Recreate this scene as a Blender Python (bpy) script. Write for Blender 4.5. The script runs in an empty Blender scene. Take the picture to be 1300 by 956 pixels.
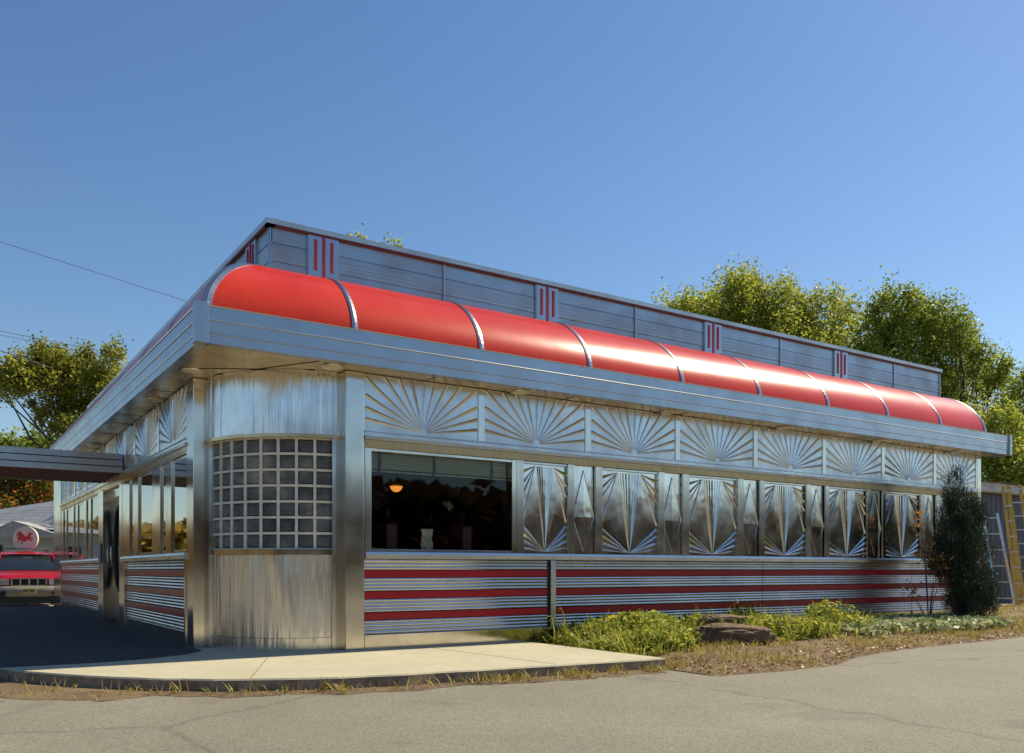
import bpy, bmesh, math, random
import numpy as np
from mathutils import Vector, Matrix, noise
PI = math.pi
S = bpy.context.scene
COL = S.collection
random.seed(4)
RNG = np.random.default_rng(11)

# ------------------------------------------------------------------ helpers
class MB:
    """collects geometry, builds one mesh object"""
    def __init__(s): s.v = []; s.f = []; s.m = []; s.sm = []
    def add(s, vs, fs, mi=0, smooth=False):
        n = len(s.v); s.v += [tuple(p) for p in vs]
        for f in fs: s.f.append(tuple(n + i for i in f)); s.m.append(mi); s.sm.append(smooth)
    def box(s, x0, x1, y0, y1, z0, z1, mi=0):
        if x0 > x1: x0, x1 = x1, x0
        if y0 > y1: y0, y1 = y1, y0
        if z0 > z1: z0, z1 = z1, z0
        s.add([(x0,y0,z0),(x1,y0,z0),(x1,y1,z0),(x0,y1,z0),(x0,y0,z1),(x1,y0,z1),(x1,y1,z1),(x0,y1,z1)],
              [(0,3,2,1),(4,5,6,7),(0,1,5,4),(1,2,6,5),(2,3,7,6),(3,0,4,7)], mi)
    def tube(s, pts, r, n=8, mi=0, cap=True, smooth=True):
        pts = [Vector(p) for p in pts]
        rs = r if isinstance(r, (list, tuple)) else [r]*len(pts)
        vs = []; prev = None
        for i, p in enumerate(pts):
            d = (pts[min(i+1, len(pts)-1)] - pts[max(i-1, 0)]).normalized()
            a = Vector((0,0,1)) if abs(d.z) < .9 else Vector((1,0,0))
            u = d.cross(a).normalized() if prev is None else (prev - d*prev.dot(d)).normalized()
            prev = u; w = d.cross(u)
            for k in range(n):
                t = 2*PI*k/n; vs.append(p + (u*math.cos(t) + w*math.sin(t))*rs[i])
        fs = []
        for i in range(len(pts)-1):
            for k in range(n):
                a = i*n+k; b = i*n+(k+1) % n
                fs.append((a, b, b+n, a+n))
        s.add(vs, fs, mi, smooth)
        if cap:
            m = len(s.v) - len(vs)
            s.f.append(tuple(m+k for k in reversed(range(n)))); s.m.append(mi); s.sm.append(False)
            s.f.append(tuple(m+(len(pts)-1)*n+k for k in range(n))); s.m.append(mi); s.sm.append(False)
    def bar(s, a, b, w, t, mi=0, up=(0,0,1)):
        """rectangular bar from a to b; w across, t along 'up'"""
        a = Vector(a); b = Vector(b); d = (b-a).normalized(); up = Vector(up)
        x = d.cross(up).normalized(); y = x.cross(d).normalized()
        vs = [p + x*sx*w/2 + y*sy*t/2 for p in (a, b) for sx, sy in ((-1,-1),(1,-1),(1,1),(-1,1))]
        s.add(vs, [(0,1,2,3),(7,6,5,4),(0,4,5,1),(1,5,6,2),(2,6,7,3),(3,7,4,0)], mi)
    def grid(s, rows, mi=0, smooth=True, closed=False):
        n = len(rows[0]); vs = [p for r in rows for p in r]; fs = []
        for i in range(len(rows)-1):
            for k in range(n if closed else n-1):
                k2 = (k+1) % n
                fs.append((i*n+k, i*n+k2, (i+1)*n+k2, (i+1)*n+k))
        s.add(vs, fs, mi, smooth)
    def build(s, name, mats, parent=None, fix=False, bevel=0):
        me = bpy.data.meshes.new(name); me.from_pydata(s.v, [], s.f)
        if not isinstance(mats, (list, tuple)): mats = [mats]
        for m in mats: me.materials.append(m)
        me.polygons.foreach_set('material_index', s.m); me.polygons.foreach_set('use_smooth', s.sm)
        if fix:
            bm = bmesh.new(); bm.from_mesh(me); bmesh.ops.recalc_face_normals(bm, faces=bm.faces); bm.to_mesh(me); bm.free()
        me.update()
        o = bpy.data.objects.new(name, me); COL.objects.link(o)
        if parent is not None: o.parent = parent
        if bevel:
            md = o.modifiers.new('bevel', 'BEVEL'); md.width = bevel; md.segments = 2; md.limit_method = 'ANGLE'
        return o

def np_mesh(name, V, Fq, mats, parent=None, mi=None, smooth=False):
    me = bpy.data.meshes.new(name)
    V = np.asarray(V, dtype=np.float32); Fq = np.asarray(Fq, dtype=np.int32); k = Fq.shape[1]
    me.vertices.add(len(V)); me.vertices.foreach_set('co', V.ravel())
    me.loops.add(Fq.size); me.loops.foreach_set('vertex_index', Fq.ravel())
    me.polygons.add(len(Fq)); me.polygons.foreach_set('loop_start', np.arange(0, Fq.size, k, dtype=np.int32))
    if not isinstance(mats, (list, tuple)): mats = [mats]
    for m in mats: me.materials.append(m)
    if mi is not None: me.polygons.foreach_set('material_index', np.asarray(mi, dtype=np.int32))
    if smooth: me.polygons.foreach_set('use_smooth', np.ones(len(Fq), dtype=bool))
    me.update(calc_edges=True); me.validate()
    o = bpy.data.objects.new(name, me); COL.objects.link(o)
    if parent is not None: o.parent = parent
    return o

def tag(o, label=None, cat=None, group=None, kind=None):
    if label: o['label'] = label
    if cat: o['category'] = cat
    if group: o['group'] = group
    if kind: o['kind'] = kind
    return o
def empty(name, label, cat, loc=(0,0,0), rz=0, group=None):
    o = bpy.data.objects.new(name, None); COL.objects.link(o); o.location = loc; o.rotation_euler = (0,0,rz)
    o.empty_display_size = .2
    return tag(o, label, cat, group)
def copy_thing(o, parent=None):
    c = o.copy(); COL.objects.link(c)
    if parent is not None: c.parent = parent
    for ch in list(o.children): copy_thing(ch, c)
    return c

# ------------------------------------------------------------------ materials
def new_mat(name):
    m = bpy.data.materials.new(name); m.use_nodes = True
    nt = m.node_tree; b = nt.nodes['Principled BSDF']
    return m, nt, b
def N(nt, t, **kw):
    n = nt.nodes.new(t)
    for k, v in kw.items():
        if k in n.inputs: n.inputs[k].default_value = v
        else: setattr(n, k, v)
    return n
def coords(nt, scale=(1,1,1), kind='Object'):
    tc = N(nt, 'ShaderNodeTexCoord'); mp = N(nt, 'ShaderNodeMapping'); mp.inputs['Scale'].default_value = scale
    nt.links.new(tc.outputs[kind], mp.inputs[0]); return mp.outputs[0]
def ramp(nt, fac, stops):
    r = N(nt, 'ShaderNodeValToRGB'); e = r.color_ramp.elements
    while len(e) < len(stops): e.new(.5)
    for k, (p, c) in enumerate(stops):
        e[k].position = p; e[k].color = (*c, 1) if len(c) == 3 else c
    nt.links.new(fac, r.inputs[0]); return r.outputs[0]
def mix(nt, fac, a, b, mode='MIX'):
    m = N(nt, 'ShaderNodeMix'); m.data_type = 'RGBA'; m.blend_type = mode
    for s_, v in ((0, fac), (6, a), (7, b)):
        if hasattr(v, 'default_value') or hasattr(v, 'links'): nt.links.new(v, m.inputs[s_])
        elif s_ == 0: m.inputs[0].default_value = v
        else: m.inputs[s_].default_value = (*v, 1)
    return m.outputs[2]
def noise_out(nt, vec, scale, detail=4, rough=.55, dist=0):
    n = N(nt, 'ShaderNodeTexNoise'); n.inputs['Scale'].default_value = scale; n.inputs['Detail'].default_value = detail
    n.inputs['Roughness'].default_value = rough; n.inputs['Distortion'].default_value = dist
    if vec is not None: nt.links.new(vec, n.inputs['Vector'])
    return n.outputs['Fac']
def bump(nt, b, h, strength, dist):
    n = N(nt, 'ShaderNodeBump'); n.inputs['Strength'].default_value = strength; n.inputs['Distance'].default_value = dist
    nt.links.new(h, n.inputs['Height']); nt.links.new(n.outputs[0], b.inputs['Normal']); return n

def steel(name, col=(.62,.61,.585), r0=.13, r1=.3, bscale=(1.2,1.2,.9), bstr=.25, bdist=.02, grime=.25, streak=(9,9,.7)):
    m, nt, b = new_mat(name)
    b.inputs['Metallic'].default_value = 1
    v1 = coords(nt, streak); v2 = coords(nt, bscale); v3 = coords(nt, (1,1,1))
    n1 = noise_out(nt, v1, 2.0, 5, .6); n2 = noise_out(nt, v2, 1.6, 2, .5)
    n3 = noise_out(nt, v3, 2.2, 3, .5)
    c = mix(nt, ramp(nt, n3, [(.42,(0,0,0)),(.78,(grime,)*3)]), col, (col[0]*.45, col[1]*.4, col[2]*.33))
    c = mix(nt, ramp(nt, n1, [(.45,(0,0,0)),(.75,(grime*.8,)*3)]), c, (col[0]*.6, col[1]*.57, col[2]*.52))
    nt.links.new(c, b.inputs['Base Color'])
    mr = N(nt, 'ShaderNodeMapRange'); mr.inputs['From Min'].default_value = .3; mr.inputs['From Max'].default_value = .7
    mr.inputs['To Min'].default_value = r0; mr.inputs['To Max'].default_value = r1
    nt.links.new(n3, mr.inputs[0]); nt.links.new(mr.outputs[0], b.inputs['Roughness'])
    bump(nt, b, n2, bstr, bdist)
    return m
def simple(name, col, rough=.6, metal=0, nscale=6, var=.25, bstr=0, bscale=40, spec=.5, coat=0, detail=5):
    m, nt, b = new_mat(name)
    v = coords(nt)
    n = noise_out(nt, v, nscale, detail, .6)
    c = mix(nt, ramp(nt, n, [(.3,(0,0,0)),(.7,(1,1,1))]), tuple(x*(1-var) for x in col), tuple(min(1, x*(1+var*.6)) for x in col))
    nt.links.new(c, b.inputs['Base Color']); b.inputs['Roughness'].default_value = rough; b.inputs['Metallic'].default_value = metal
    b.inputs['Specular IOR Level'].default_value = spec; b.inputs['Coat Weight'].default_value = coat
    if bstr: bump(nt, b, noise_out(nt, v, bscale, 4, .6), bstr, .01)
    return m

M = {}
M['steel'] = steel('brushed_stainless')
M['steel_frieze'] = steel('embossed_stainless', col=(.66,.665,.66), r0=.2, r1=.34, bstr=.22, bdist=.03, bscale=(1.7,1.7,2.5), grime=.12)
M['steel_panel'] = steel('polished_embossed_stainless', col=(.80,.785,.75), r0=.08, r1=.17, bstr=.14, bdist=.025, bscale=(1.7,1.7,1.6), grime=.2)
M['steel_pillar'] = steel('pillar_stainless', col=(.70,.66,.59), r0=.10, r1=.2, bstr=.15, bdist=.02, bscale=(1.5,1.5,.6), grime=.25)
M['steel_crinkle'] = steel('rippled_stainless', col=(.82,.80,.76), r0=.17, r1=.32, bstr=.9, bdist=.05, bscale=(7.5,7.5,.45), grime=.28, streak=(22,22,.8))
M['steel_siding'] = steel('ribbed_stainless', col=(.6,.6,.6), r0=.14, r1=.26, bstr=.1, bdist=.02, bscale=(.8,.8,.8), grime=.25, streak=(.5,.5,14))
M['steel_fascia'] = steel('fascia_aluminium', col=(.44,.445,.46), r0=.2, r1=.32, bstr=.06, bdist=.02, bscale=(.6,.6,.6), grime=.1)
M['galv'] = steel('galvanised_parapet', col=(.42,.46,.50), r0=.34, r1=.5, bstr=.12, bdist=.02, bscale=(.7,.7,4), grime=.3, streak=(.6,.6,12))
M['soffit'] = steel('bronze_soffit', col=(.74,.58,.34), r0=.22, r1=.38, bstr=.25, bdist=.03, bscale=(1.3,1.3,1.3), grime=.5)
M['ridge'] = simple('pale_ridge_metal', (.85,.83,.78), .22, 1, var=.1)
M['cap'] = steel('cap_aluminium', col=(.5,.5,.52), r0=.3, r1=.42, bstr=.05)
M['dark'] = simple('dark_gap', (.015,.014,.013), .8, var=.2)
M['redbar'] = simple('red_trim_paint', (.50,.012,.025), .35, nscale=3, var=.12, coat=.2)
M['redline'] = simple('faded_red_trim', (.14,.025,.018), .5, var=.3)
M['mortar'] = simple('cream_grout', (.70,.67,.57), .65, nscale=14, var=.18)
M['rubber'] = simple('black_rubber', (.02,.02,.02), .6)

def m_red_awning():
    m, nt, b = new_mat('glossy_red_panel'); v = coords(nt)
    n = noise_out(nt, v, 1.1, 4, .55); n2 = noise_out(nt, v, 26, 4, .7)
    c = mix(nt, ramp(nt, n, [(.3,(0,0,0)),(.72,(1,1,1))]), (.53,.022,.004), (.64,.040,.008))
    c = mix(nt, ramp(nt, n2, [(.55,(0,0,0)),(.8,(.30,.30,.30))]), c, (.42,.12,.08))
    ns = noise_out(nt, coords(nt, (7,7,.8)), 2.5, 4, .6); c = mix(nt, ramp(nt, ns, [(.52,(0,0,0)),(.75,(.22,.22,.22))]), c, (.36,.05,.03))
    nt.links.new(c, b.inputs['Base Color']); b.inputs['Roughness'].default_value = .25
    b.inputs['Specular IOR Level'].default_value = .4
    bump(nt, b, noise_out(nt, v, 1.3, 2, .5), .15, .03)
    return m
M['red'] = m_red_awning()
def m_stripe():
    m, nt, b = new_mat('red_enamel_stripe'); v = coords(nt, (.4,.4,3))
    n = noise_out(nt, v, 3, 5, .65); n2 = noise_out(nt, coords(nt), 9, 6, .7)
    c = mix(nt, ramp(nt, n, [(.3,(0,0,0)),(.7,(1,1,1))]), (.34,.004,.014), (.42,.006,.014))
    c = mix(nt, ramp(nt, n2, [(.66,(0,0,0)),(.76,(.5,.5,.5))]), c, (.33,.16,.13))
    nt.links.new(c, b.inputs['Base Color']); b.inputs['Roughness'].default_value = .28
    bump(nt, b, noise_out(nt, coords(nt), 1.2, 2), .12, .02)
    return m
M['stripe'] = m_stripe()

def m_glass(name='window_glass', tint=(.85,.86,.83), ior=1.5, bstr=.03):
    m = bpy.data.materials.new(name); m.use_nodes = True; nt = m.node_tree; nt.nodes.clear()
    out = N(nt, 'ShaderNodeOutputMaterial'); mx = N(nt, 'ShaderNodeMixShader'); fr = N(nt, 'ShaderNodeFresnel'); fr.inputs[0].default_value = ior
    tr = N(nt, 'ShaderNodeBsdfTransparent'); tr.inputs[0].default_value = (*tint, 1)
    gl = N(nt, 'ShaderNodeBsdfGlossy'); gl.inputs['Roughness'].default_value = .02; gl.inputs[0].default_value = (.9,.93,.95,1)
    bp = N(nt, 'ShaderNodeBump'); bp.inputs['Strength'].default_value = bstr; bp.inputs['Distance'].default_value = .03
    nt.links.new(noise_out(nt, coords(nt), 1.2, 1), bp.inputs['Height']); nt.links.new(bp.outputs[0], gl.inputs['Normal'])
    (nt.links.new(fr.outputs[0], mx.inputs[0]) if ior < 3 else setattr(mx.inputs[0], 'default_value', .72)); nt.links.new(tr.outputs[0], mx.inputs[1]); nt.links.new(gl.outputs[0], mx.inputs[2])
    nt.links.new(mx.outputs[0], out.inputs[0]); return m
M['glass'] = m_glass()
M['glass_dark'] = m_glass('tinted_side_glass', (.25,.26,.25), 5.0)
def m_block():
    m, nt, b = new_mat('glass_block'); n = noise_out(nt, coords(nt), 3.2, 4, .6)
    c = ramp(nt, n, [(.3,(.025,.03,.032)),(.55,(.11,.115,.11)),(.72,(.30,.27,.20))])
    nt.links.new(c, b.inputs['Base Color']); b.inputs['Roughness'].default_value = .12
    return m
M['block'] = m_block()

def m_concrete():
    m, nt, b = new_mat('worn_concrete'); v = coords(nt)
    n1 = noise_out(nt, v, .9, 6, .6); n2 = noise_out(nt, v, 60, 4, .75); n3 = noise_out(nt, v, 7, 6, .7)
    c = ramp(nt, n1, [(.3,(.40,.365,.25)),(.7,(.49,.455,.32))])
    c = mix(nt, ramp(nt, n3, [(.42,(0,0,0)),(.75,(.7,.7,.7))]), c, (.36,.31,.21))
    c = mix(nt, ramp(nt, n2, [(.56,(0,0,0)),(.72,(.55,.55,.55))]), c, (.24,.20,.14))
    # control joints
    tc = N(nt, 'ShaderNodeTexCoord'); sp = N(nt, 'ShaderNodeSeparateXYZ'); nt.links.new(tc.outputs['Object'], sp.inputs[0])
    nt.links.new(c, b.inputs['Base Color']); b.inputs['Roughness'].default_value = .88
    bump(nt, b, n2, .5, .006)
    return m
M['concrete'] = m_concrete()
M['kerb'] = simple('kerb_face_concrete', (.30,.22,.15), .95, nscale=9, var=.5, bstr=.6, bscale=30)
def m_asphalt():
    m, nt, b = new_mat('old_asphalt'); v = coords(nt)
    n1 = noise_out(nt, v, .5, 5, .6); n2 = noise_out(nt, v, 26, 5, .85); n3 = noise_out(nt, v, 5, 6, .75)
    vo = N(nt, 'ShaderNodeTexVoronoi'); vo.inputs['Scale'].default_value = 24; nt.links.new(v, vo.inputs['Vector'])
    c = ramp(nt, n1, [(.3,(.185,.172,.128)),(.7,(.265,.248,.185))])
    c = mix(nt, ramp(nt, n3, [(.45,(0,0,0)),(.8,(.5,.5,.5))]), c, (.19,.16,.10))
    c = mix(nt, ramp(nt, n2, [(.54,(0,0,0)),(.64,(.85,.85,.85))]), c, (.10,.085,.06))
    c = mix(nt, ramp(nt, vo.outputs['Distance'], [(.02,(.75,.75,.75)),(.16,(0,0,0))]), c, (.42,.40,.31))
    # cracks, old patches and oil spots
    nf = noise_out(nt, v, 95, 3, .8); c = mix(nt, ramp(nt, nf, [(.42,(.55,.55,.55)),(.52,(0,0,0))]), c, (.09,.08,.06)); c = mix(nt, ramp(nt, nf, [(.56,(0,0,0)),(.66,(.5,.5,.5))]), c, (.40,.38,.30))
    wv = N(nt, 'ShaderNodeMix'); wv.data_type = 'VECTOR'; wv.inputs[0].default_value = .3
    nn = N(nt, 'ShaderNodeTexNoise'); nn.inputs['Scale'].default_value = 2.5; nn.inputs['Detail'].default_value = 5; nt.links.new(v, nn.inputs['Vector'])
    nt.links.new(v, wv.inputs[4]); nt.links.new(nn.outputs['Color'], wv.inputs[5])
    vc = N(nt, 'ShaderNodeTexVoronoi'); vc.feature = 'DISTANCE_TO_EDGE'; vc.inputs['Scale'].default_value = .26; nt.links.new(wv.outputs[1], vc.inputs['Vector'])
    c = mix(nt, ramp(nt, vc.outputs['Distance'], [(.0,(.42,.42,.42)),(.003,(.25,.25,.25)),(.006,(0,0,0))]), c, (.06,.05,.035))
    no = noise_out(nt, v, 1.3, 4, .5, .6)
    c = mix(nt, ramp(nt, no, [(.62,(0,0,0)),(.72,(.45,.45,.45))]), c, (.12,.105,.08))
    nt.links.new(c, b.inputs['Base Color']); b.inputs['Roughness'].default_value = .9
    bump(nt, b, n2, .7, .012)
    return m
M['asphalt'] = m_asphalt()
M['painted_shade'] = simple('dark_painted_shade', (.045,.043,.04), .9, nscale=5, var=.4, bstr=.5, bscale=60)  # dark colour that puts the building's shade into the paving
def m_soil():
    m, nt, b = new_mat('soil_and_litter'); v = coords(nt)
    n1 = noise_out(nt, v, 2.2, 6, .65); n2 = noise_out(nt, v, 40, 5, .75)
    c = ramp(nt, n1, [(.32,(.085,.055,.03)),(.52,(.19,.12,.06)),(.7,(.26,.20,.09))])
    c = mix(nt, ramp(nt, n2, [(.5,(0,0,0)),(.72,(.8,.8,.8))]), c, (.34,.27,.16))
    nt.links.new(c, b.inputs['Base Color']); b.inputs['Roughness'].default_value = .95
    bump(nt, b, n2, 1, .03); return m
M['soil'] = m_soil()
M['ground'] = simple('dry_grass_ground', (.16,.14,.07), .95, nscale=.15, var=.4, detail=8)

def leaf(name, stops, trans=.4, rough=.5, nscale=.5, ncol=None, spec=.3):
    m, nt, b = new_mat(name)
    g = N(nt, 'ShaderNodeNewGeometry')
    c = ramp(nt, g.outputs['Random Per Island'], stops)
    if ncol:
        n = noise_out(nt, coords(nt), nscale, 3, .5)
        c = mix(nt, ramp(nt, n, [(.5,(0,0,0)),(.66,(.85,.85,.85))]), c, ncol)
    nt.links.new(c, b.inputs['Base Color']); b.inputs['Roughness'].default_value = rough; b.inputs['Specular IOR Level'].default_value = spec
    tl = N(nt, 'ShaderNodeBsdfTranslucent'); nt.links.new(c, tl.inputs[0])
    mx = N(nt, 'ShaderNodeMixShader'); mx.inputs[0].default_value = trans
    nt.links.new(b.outputs[0], mx.inputs[1]); nt.links.new(tl.outputs[0], mx.inputs[2])
    nt.links.new(mx.outputs[0], nt.nodes['Material Output'].inputs[0]); return m
M['leafA'] = leaf('yellow_green_leaves', [(0,(.15,.19,.02)),(.5,(.33,.37,.05)),(1,(.52,.51,.09))], .55)
M['leafB'] = leaf('deep_green_leaves', [(0,(.11,.16,.02)),(.5,(.24,.30,.045)),(1,(.40,.42,.07))], .55)
M['leafL'] = leaf('olive_leaves', [(0,(.10,.125,.018)),(.55,(.27,.29,.04)),(1,(.50,.44,.08))], .55)
M['leafO'] = leaf('autumn_leaves', [(0,(.07,.09,.012)),(.5,(.20,.17,.02)),(1,(.45,.14,.02))], .4, ncol=(.42,.12,.02), nscale=.35)
M['wood_far'] = leaf('far_wood_leaves', [(0,(.055,.032,.012)),(.5,(.12,.068,.026)),(1,(.19,.11,.04))], .35)
M['juniper'] = leaf('juniper_needles', [(0,(.014,.026,.012)),(.6,(.035,.062,.028)),(1,(.07,.115,.055))], .15)
M['brownneedle'] = leaf('dead_needles', [(0,(.05,.03,.015)),(1,(.20,.10,.05))], .2)
M['weed'] = leaf('bright_weed_leaves', [(0,(.13,.18,.02)),(.5,(.31,.34,.045)),(1,(.58,.53,.11))], .5)
M['weedpale'] = leaf('pale_broad_leaves', [(0,(.20,.26,.10)),(.6,(.38,.42,.20)),(1,(.60,.60,.36))], .35)
M['drygrass'] = leaf('dry_grass_blades', [(0,(.30,.18,.06)),(.6,(.46,.36,.09)),(1,(.36,.40,.06))], .35)
M['litter'] = leaf('fallen_leaf_litter', [(0,(.14,.06,.025)),(.6,(.30,.15,.06)),(1,(.55,.42,.26))], .15)
M['orangeleaf'] = leaf('orange_dying_leaves', [(0,(.30,.08,.02)),(.5,(.45,.17,.03)),(1,(.35,.28,.06))], .4)
M['bark'] = simple('bark', (.11,.085,.06), .9, nscale=9, var=.45, bstr=.8, bscale=22)
M['twig'] = simple('reddish_stems', (.16,.08,.05), .85, nscale=12, var=.4)
M['rock'] = simple('brown_fieldstone', (.17,.105,.065), .9, nscale=5, var=.55, bstr=1, bscale=18)

# ------------------------------------------------------------------ camera
F2 = Vector((.55229, .83365)); R2 = Vector((.83365, -.55229))
CAM = Vector((-2.56, -9.224, .9))
cd = bpy.data.cameras.new('camera'); co = bpy.data.objects.new('camera', cd); COL.objects.link(co)
co.location = CAM; co.rotation_euler = (PI/2, 0, math.atan2(F2.y, F2.x) - PI/2)
cd.sensor_width = 36; cd.sensor_fit = 'HORIZONTAL'; cd.lens = 36*1111/1300
cd.shift_x = 0; cd.shift_y = (724-478)/1300; cd.clip_end = 3000; cd.clip_start = .05
S.camera = co
def at(px, t, z=0.0):
    """plan position seen at photo column px, t metres ahead of the camera"""
    p = CAM.xy + F2*t + R2*(t*(px-650)/1111); return Vector((p.x, p.y, z))

# ------------------------------------------------------------------ light
SUN = Vector((.69, -.030, .72)).normalized()
w = bpy.data.worlds.new('World'); S.world = w; w.use_nodes = True
wn = w.node_tree; bg = wn.nodes['Background']; sky = wn.nodes.new('ShaderNodeTexSky'); sky.sky_type = 'NISHITA'; sky.sun_disc = False
el = math.asin(SUN.z)
sky.sun_elevation = el; sky.sun_rotation = math.atan2(SUN.x, SUN.y)
sky.air_density = 1.15; sky.dust_density = .35; sky.ozone_density = 2.6; sky.altitude = 100
hs = wn.nodes.new('ShaderNodeHueSaturation'); hs.inputs['Saturation'].default_value = 1.16; hs.inputs['Hue'].default_value = .503
wn.links.new(sky.outputs[0], hs.inputs['Color']); wn.links.new(hs.outputs[0], bg.inputs[0]); bg.inputs[1].default_value = .086
ld = bpy.data.lights.new('sun', 'SUN'); ld.energy = 5.0; ld.angle = math.radians(.55); ld.color = (1, .89, .68)
lo = bpy.data.objects.new('sun', ld); COL.objects.link(lo); lo.rotation_euler = SUN.to_track_quat('Z', 'Y').to_euler()
S.view_settings.view_transform = 'Standard'; S.view_settings.look = 'None'; S.view_settings.exposure = .5; S.view_settings.gamma = 1

# ------------------------------------------------------------------ setting
LOT = -.12
def wobble(x, y, s=1.0, a=1.0): return noise.noise(Vector((x*s, y*s, 3.1)))*a
mb = MB(); mb.add([(-900,-900,LOT-.008),(900,-900,LOT-.008),(900,900,LOT-.008),(-900,900,LOT-.008)], [(0,1,2,3)])
tag(mb.build('ground', M['ground']), kind='structure')
mb = MB(); mb.add([(-40,-30,LOT),(60,-30,LOT),(60,42,LOT),(-40,42,LOT)], [(0,1,2,3)])
tag(mb.build('parking_lot', M['asphalt']), kind='structure')
# concrete apron round the corner, top at z 0
edge = [(3.70,0.3),(3.70,-2.60),(2.9,-2.54),(1.9,-2.46),(.9,-2.36),(.3,-2.26),(-.2,-2.05),(-.6,-1.82),(-.95,-1.55),(-1.3,-1.16),(-1.62,-.72),(-1.86,-.3),(-2.06,.2),(-2.2,.9),(-2.3,2.0),(-2.35,4.0),(-6,5.2),(-6,10),(-2.35,10.4),(-2.35,15.3),(3.7,15.3)]
pts = []
for i in range(len(edge)):
    a = Vector(edge[i]); b = Vector(edge[(i+1) % len(edge)]); k = max(1, int((b-a).length/.12))
    if i < 14 :
        for j in range(k):
            p = a + (b-a)*j/k; q = noise.noise(Vector((p.x*3, p.y*3, 0)))*.02 if i > 0 else 0
            pts.append((p.x+q, p.y+q))
    else: pts.append(tuple(a))
mb = MB(); n = len(pts)
mb.add([(x,y,0) for x,y in pts], [tuple(range(n))], 0)
ar = sum(pts[i][0]*pts[(i+1)%n][1]-pts[(i+1)%n][0]*pts[i][1] for i in range(n))
cen = Vector((1, 3))
def outw(i):
    a = Vector(pts[i-1]); b = Vector(pts[(i+1) % n]); d = (b-a).normalized(); nn = Vector((d.y, -d.x))
    return nn if ar > 0 else -nn
r1 = [(pts[i][0]+outw(i).x*.012, pts[i][1]+outw(i).y*.012, -.014) for i in range(n)]
r0 = [(x,y,0) for x,y in pts]; r2 = [(pts[i][0]+outw(i).x*.02, pts[i][1]+outw(i).y*.02, LOT-.03) for i in range(n)]
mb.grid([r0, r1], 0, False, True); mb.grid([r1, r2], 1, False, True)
# scored joints in the slab
def joint(a, b):
    a = Vector(a); b = Vector(b); d = (b-a).normalized(); nx = Vector((-d.y, d.x))*.006
    mb.add([(*(a-nx),.003),(*(a+nx),.003),(*(b+nx),.003),(*(b-nx),.003)], [(0,1,2,3)], 2)
joint((2.25,-.02),(2.42,-2.48)); joint((.42,-.08),(-.35,-1.95)); joint((-1.95,0.3),(-.05,1.3)); joint((-2.3,3.3),(-.05,3.3))
joint((.86,-.01),(.75,-2.32)) if False else None
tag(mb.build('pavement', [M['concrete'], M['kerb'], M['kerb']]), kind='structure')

shade_outline = [(-2.03,.12),(-1.3,.10),(-.75,.22),(-.3,.5),(-.04,.85),(-.04,1.8),(.15,1.8),(.15,15.35),(-2.32,15.35),(-2.32,10.38),(-5.97,9.98),(-5.97,5.22),(-2.33,3.98),(-2.28,2.0)]
mb = MB(); mb.add([(x,y,.005) for x,y in shade_outline], [tuple(range(len(shade_outline)))])
tag(mb.build('painted_shade_sheet', M['painted_shade']), kind='structure')  # thin dark sheet over the slab, deepening the shade left of the diner

# planting bed along the wall
front = [(-.9,-2.4),(.2,-2.75),(1.5,-2.95),(2.6,-3.08),(3.2,-3.25),(4.4,-3.36),(5.1,-3.38),(5.6,-3.28),(6.6,-2.86),(8.0,-2.6),(9.6,-2.52),(11.5,-2.38),(14,-2.3),(17,-2.2),(22,-2.0),(27,-1.2)]
def fy(x):
    for (a, b), (c, d) in zip(front, front[1:]):
        if a <= x <= c: return b+(d-b)*(x-a)/(c-a)
    return front[0][1] if x < front[0][0] else front[-1][1]
def bed_z(x, y):
    """height of the bed"""
    yf = fy(x); back = 0 if x < 14.6 else 3.0
    if x < 3.75: return LOT + .008
    u = max(0, min(1, (y-yf)/1.3)); u = u*u*(3-2*u)
    e = max(0, min(1, (x-3.75)/.6))
    return LOT + .006 + u*e*(.09 + .03*noise.noise(Vector((x*1.3,y*1.3,0)))) + .012*abs(noise.noise(Vector((x*6,y*6,1))))*u
rows = []
for i in range(0, 240):
    x = 3.72 + i*.1; yf = fy(x)+.07*noise.noise(Vector((x*2.3,0,0)))
    yb = .02 if x < 14.7 else 3.4
    rows.append([(x, yf+(yb-yf)*j/26, (bed_z(x, yf+(yb-yf)*j/26) if j else LOT+.001)) for j in range(27)])
mb = MB(); mb.grid(rows, 0, True)
rows = []; KP = []
for i in range(n):
    x, y = pts[i]
    if x > 3.69 or (x < 0 and y > 2.2) or y > 2.3: continue
    o = outw(i); wd = .20+.16*noise.noise(Vector((x*1.7, y*1.7, 2)))+.10*noise.noise(Vector((x*6, y*6, 4)))
    if x < -1.0: wd += .35
    KP.append((x, y, o.x, o.y, wd))
    rows.append([(x+o.x*(.015+(wd-.015)*k/4), y+o.y*(.015+(wd-.015)*k/4), LOT+(.018,.022,.016,.009,.003)[k]) for k in range(5)])
mb.grid(rows, 0, True)
tag(mb.build('planting_bed', M['soil']), kind='structure')

# ------------------------------------------------------------------ diner
diner = empty('diner', 'stainless steel diner with rounded glass block corner and red barrel awning', 'diner')
LX = 14.50; LY = 15.3
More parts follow.
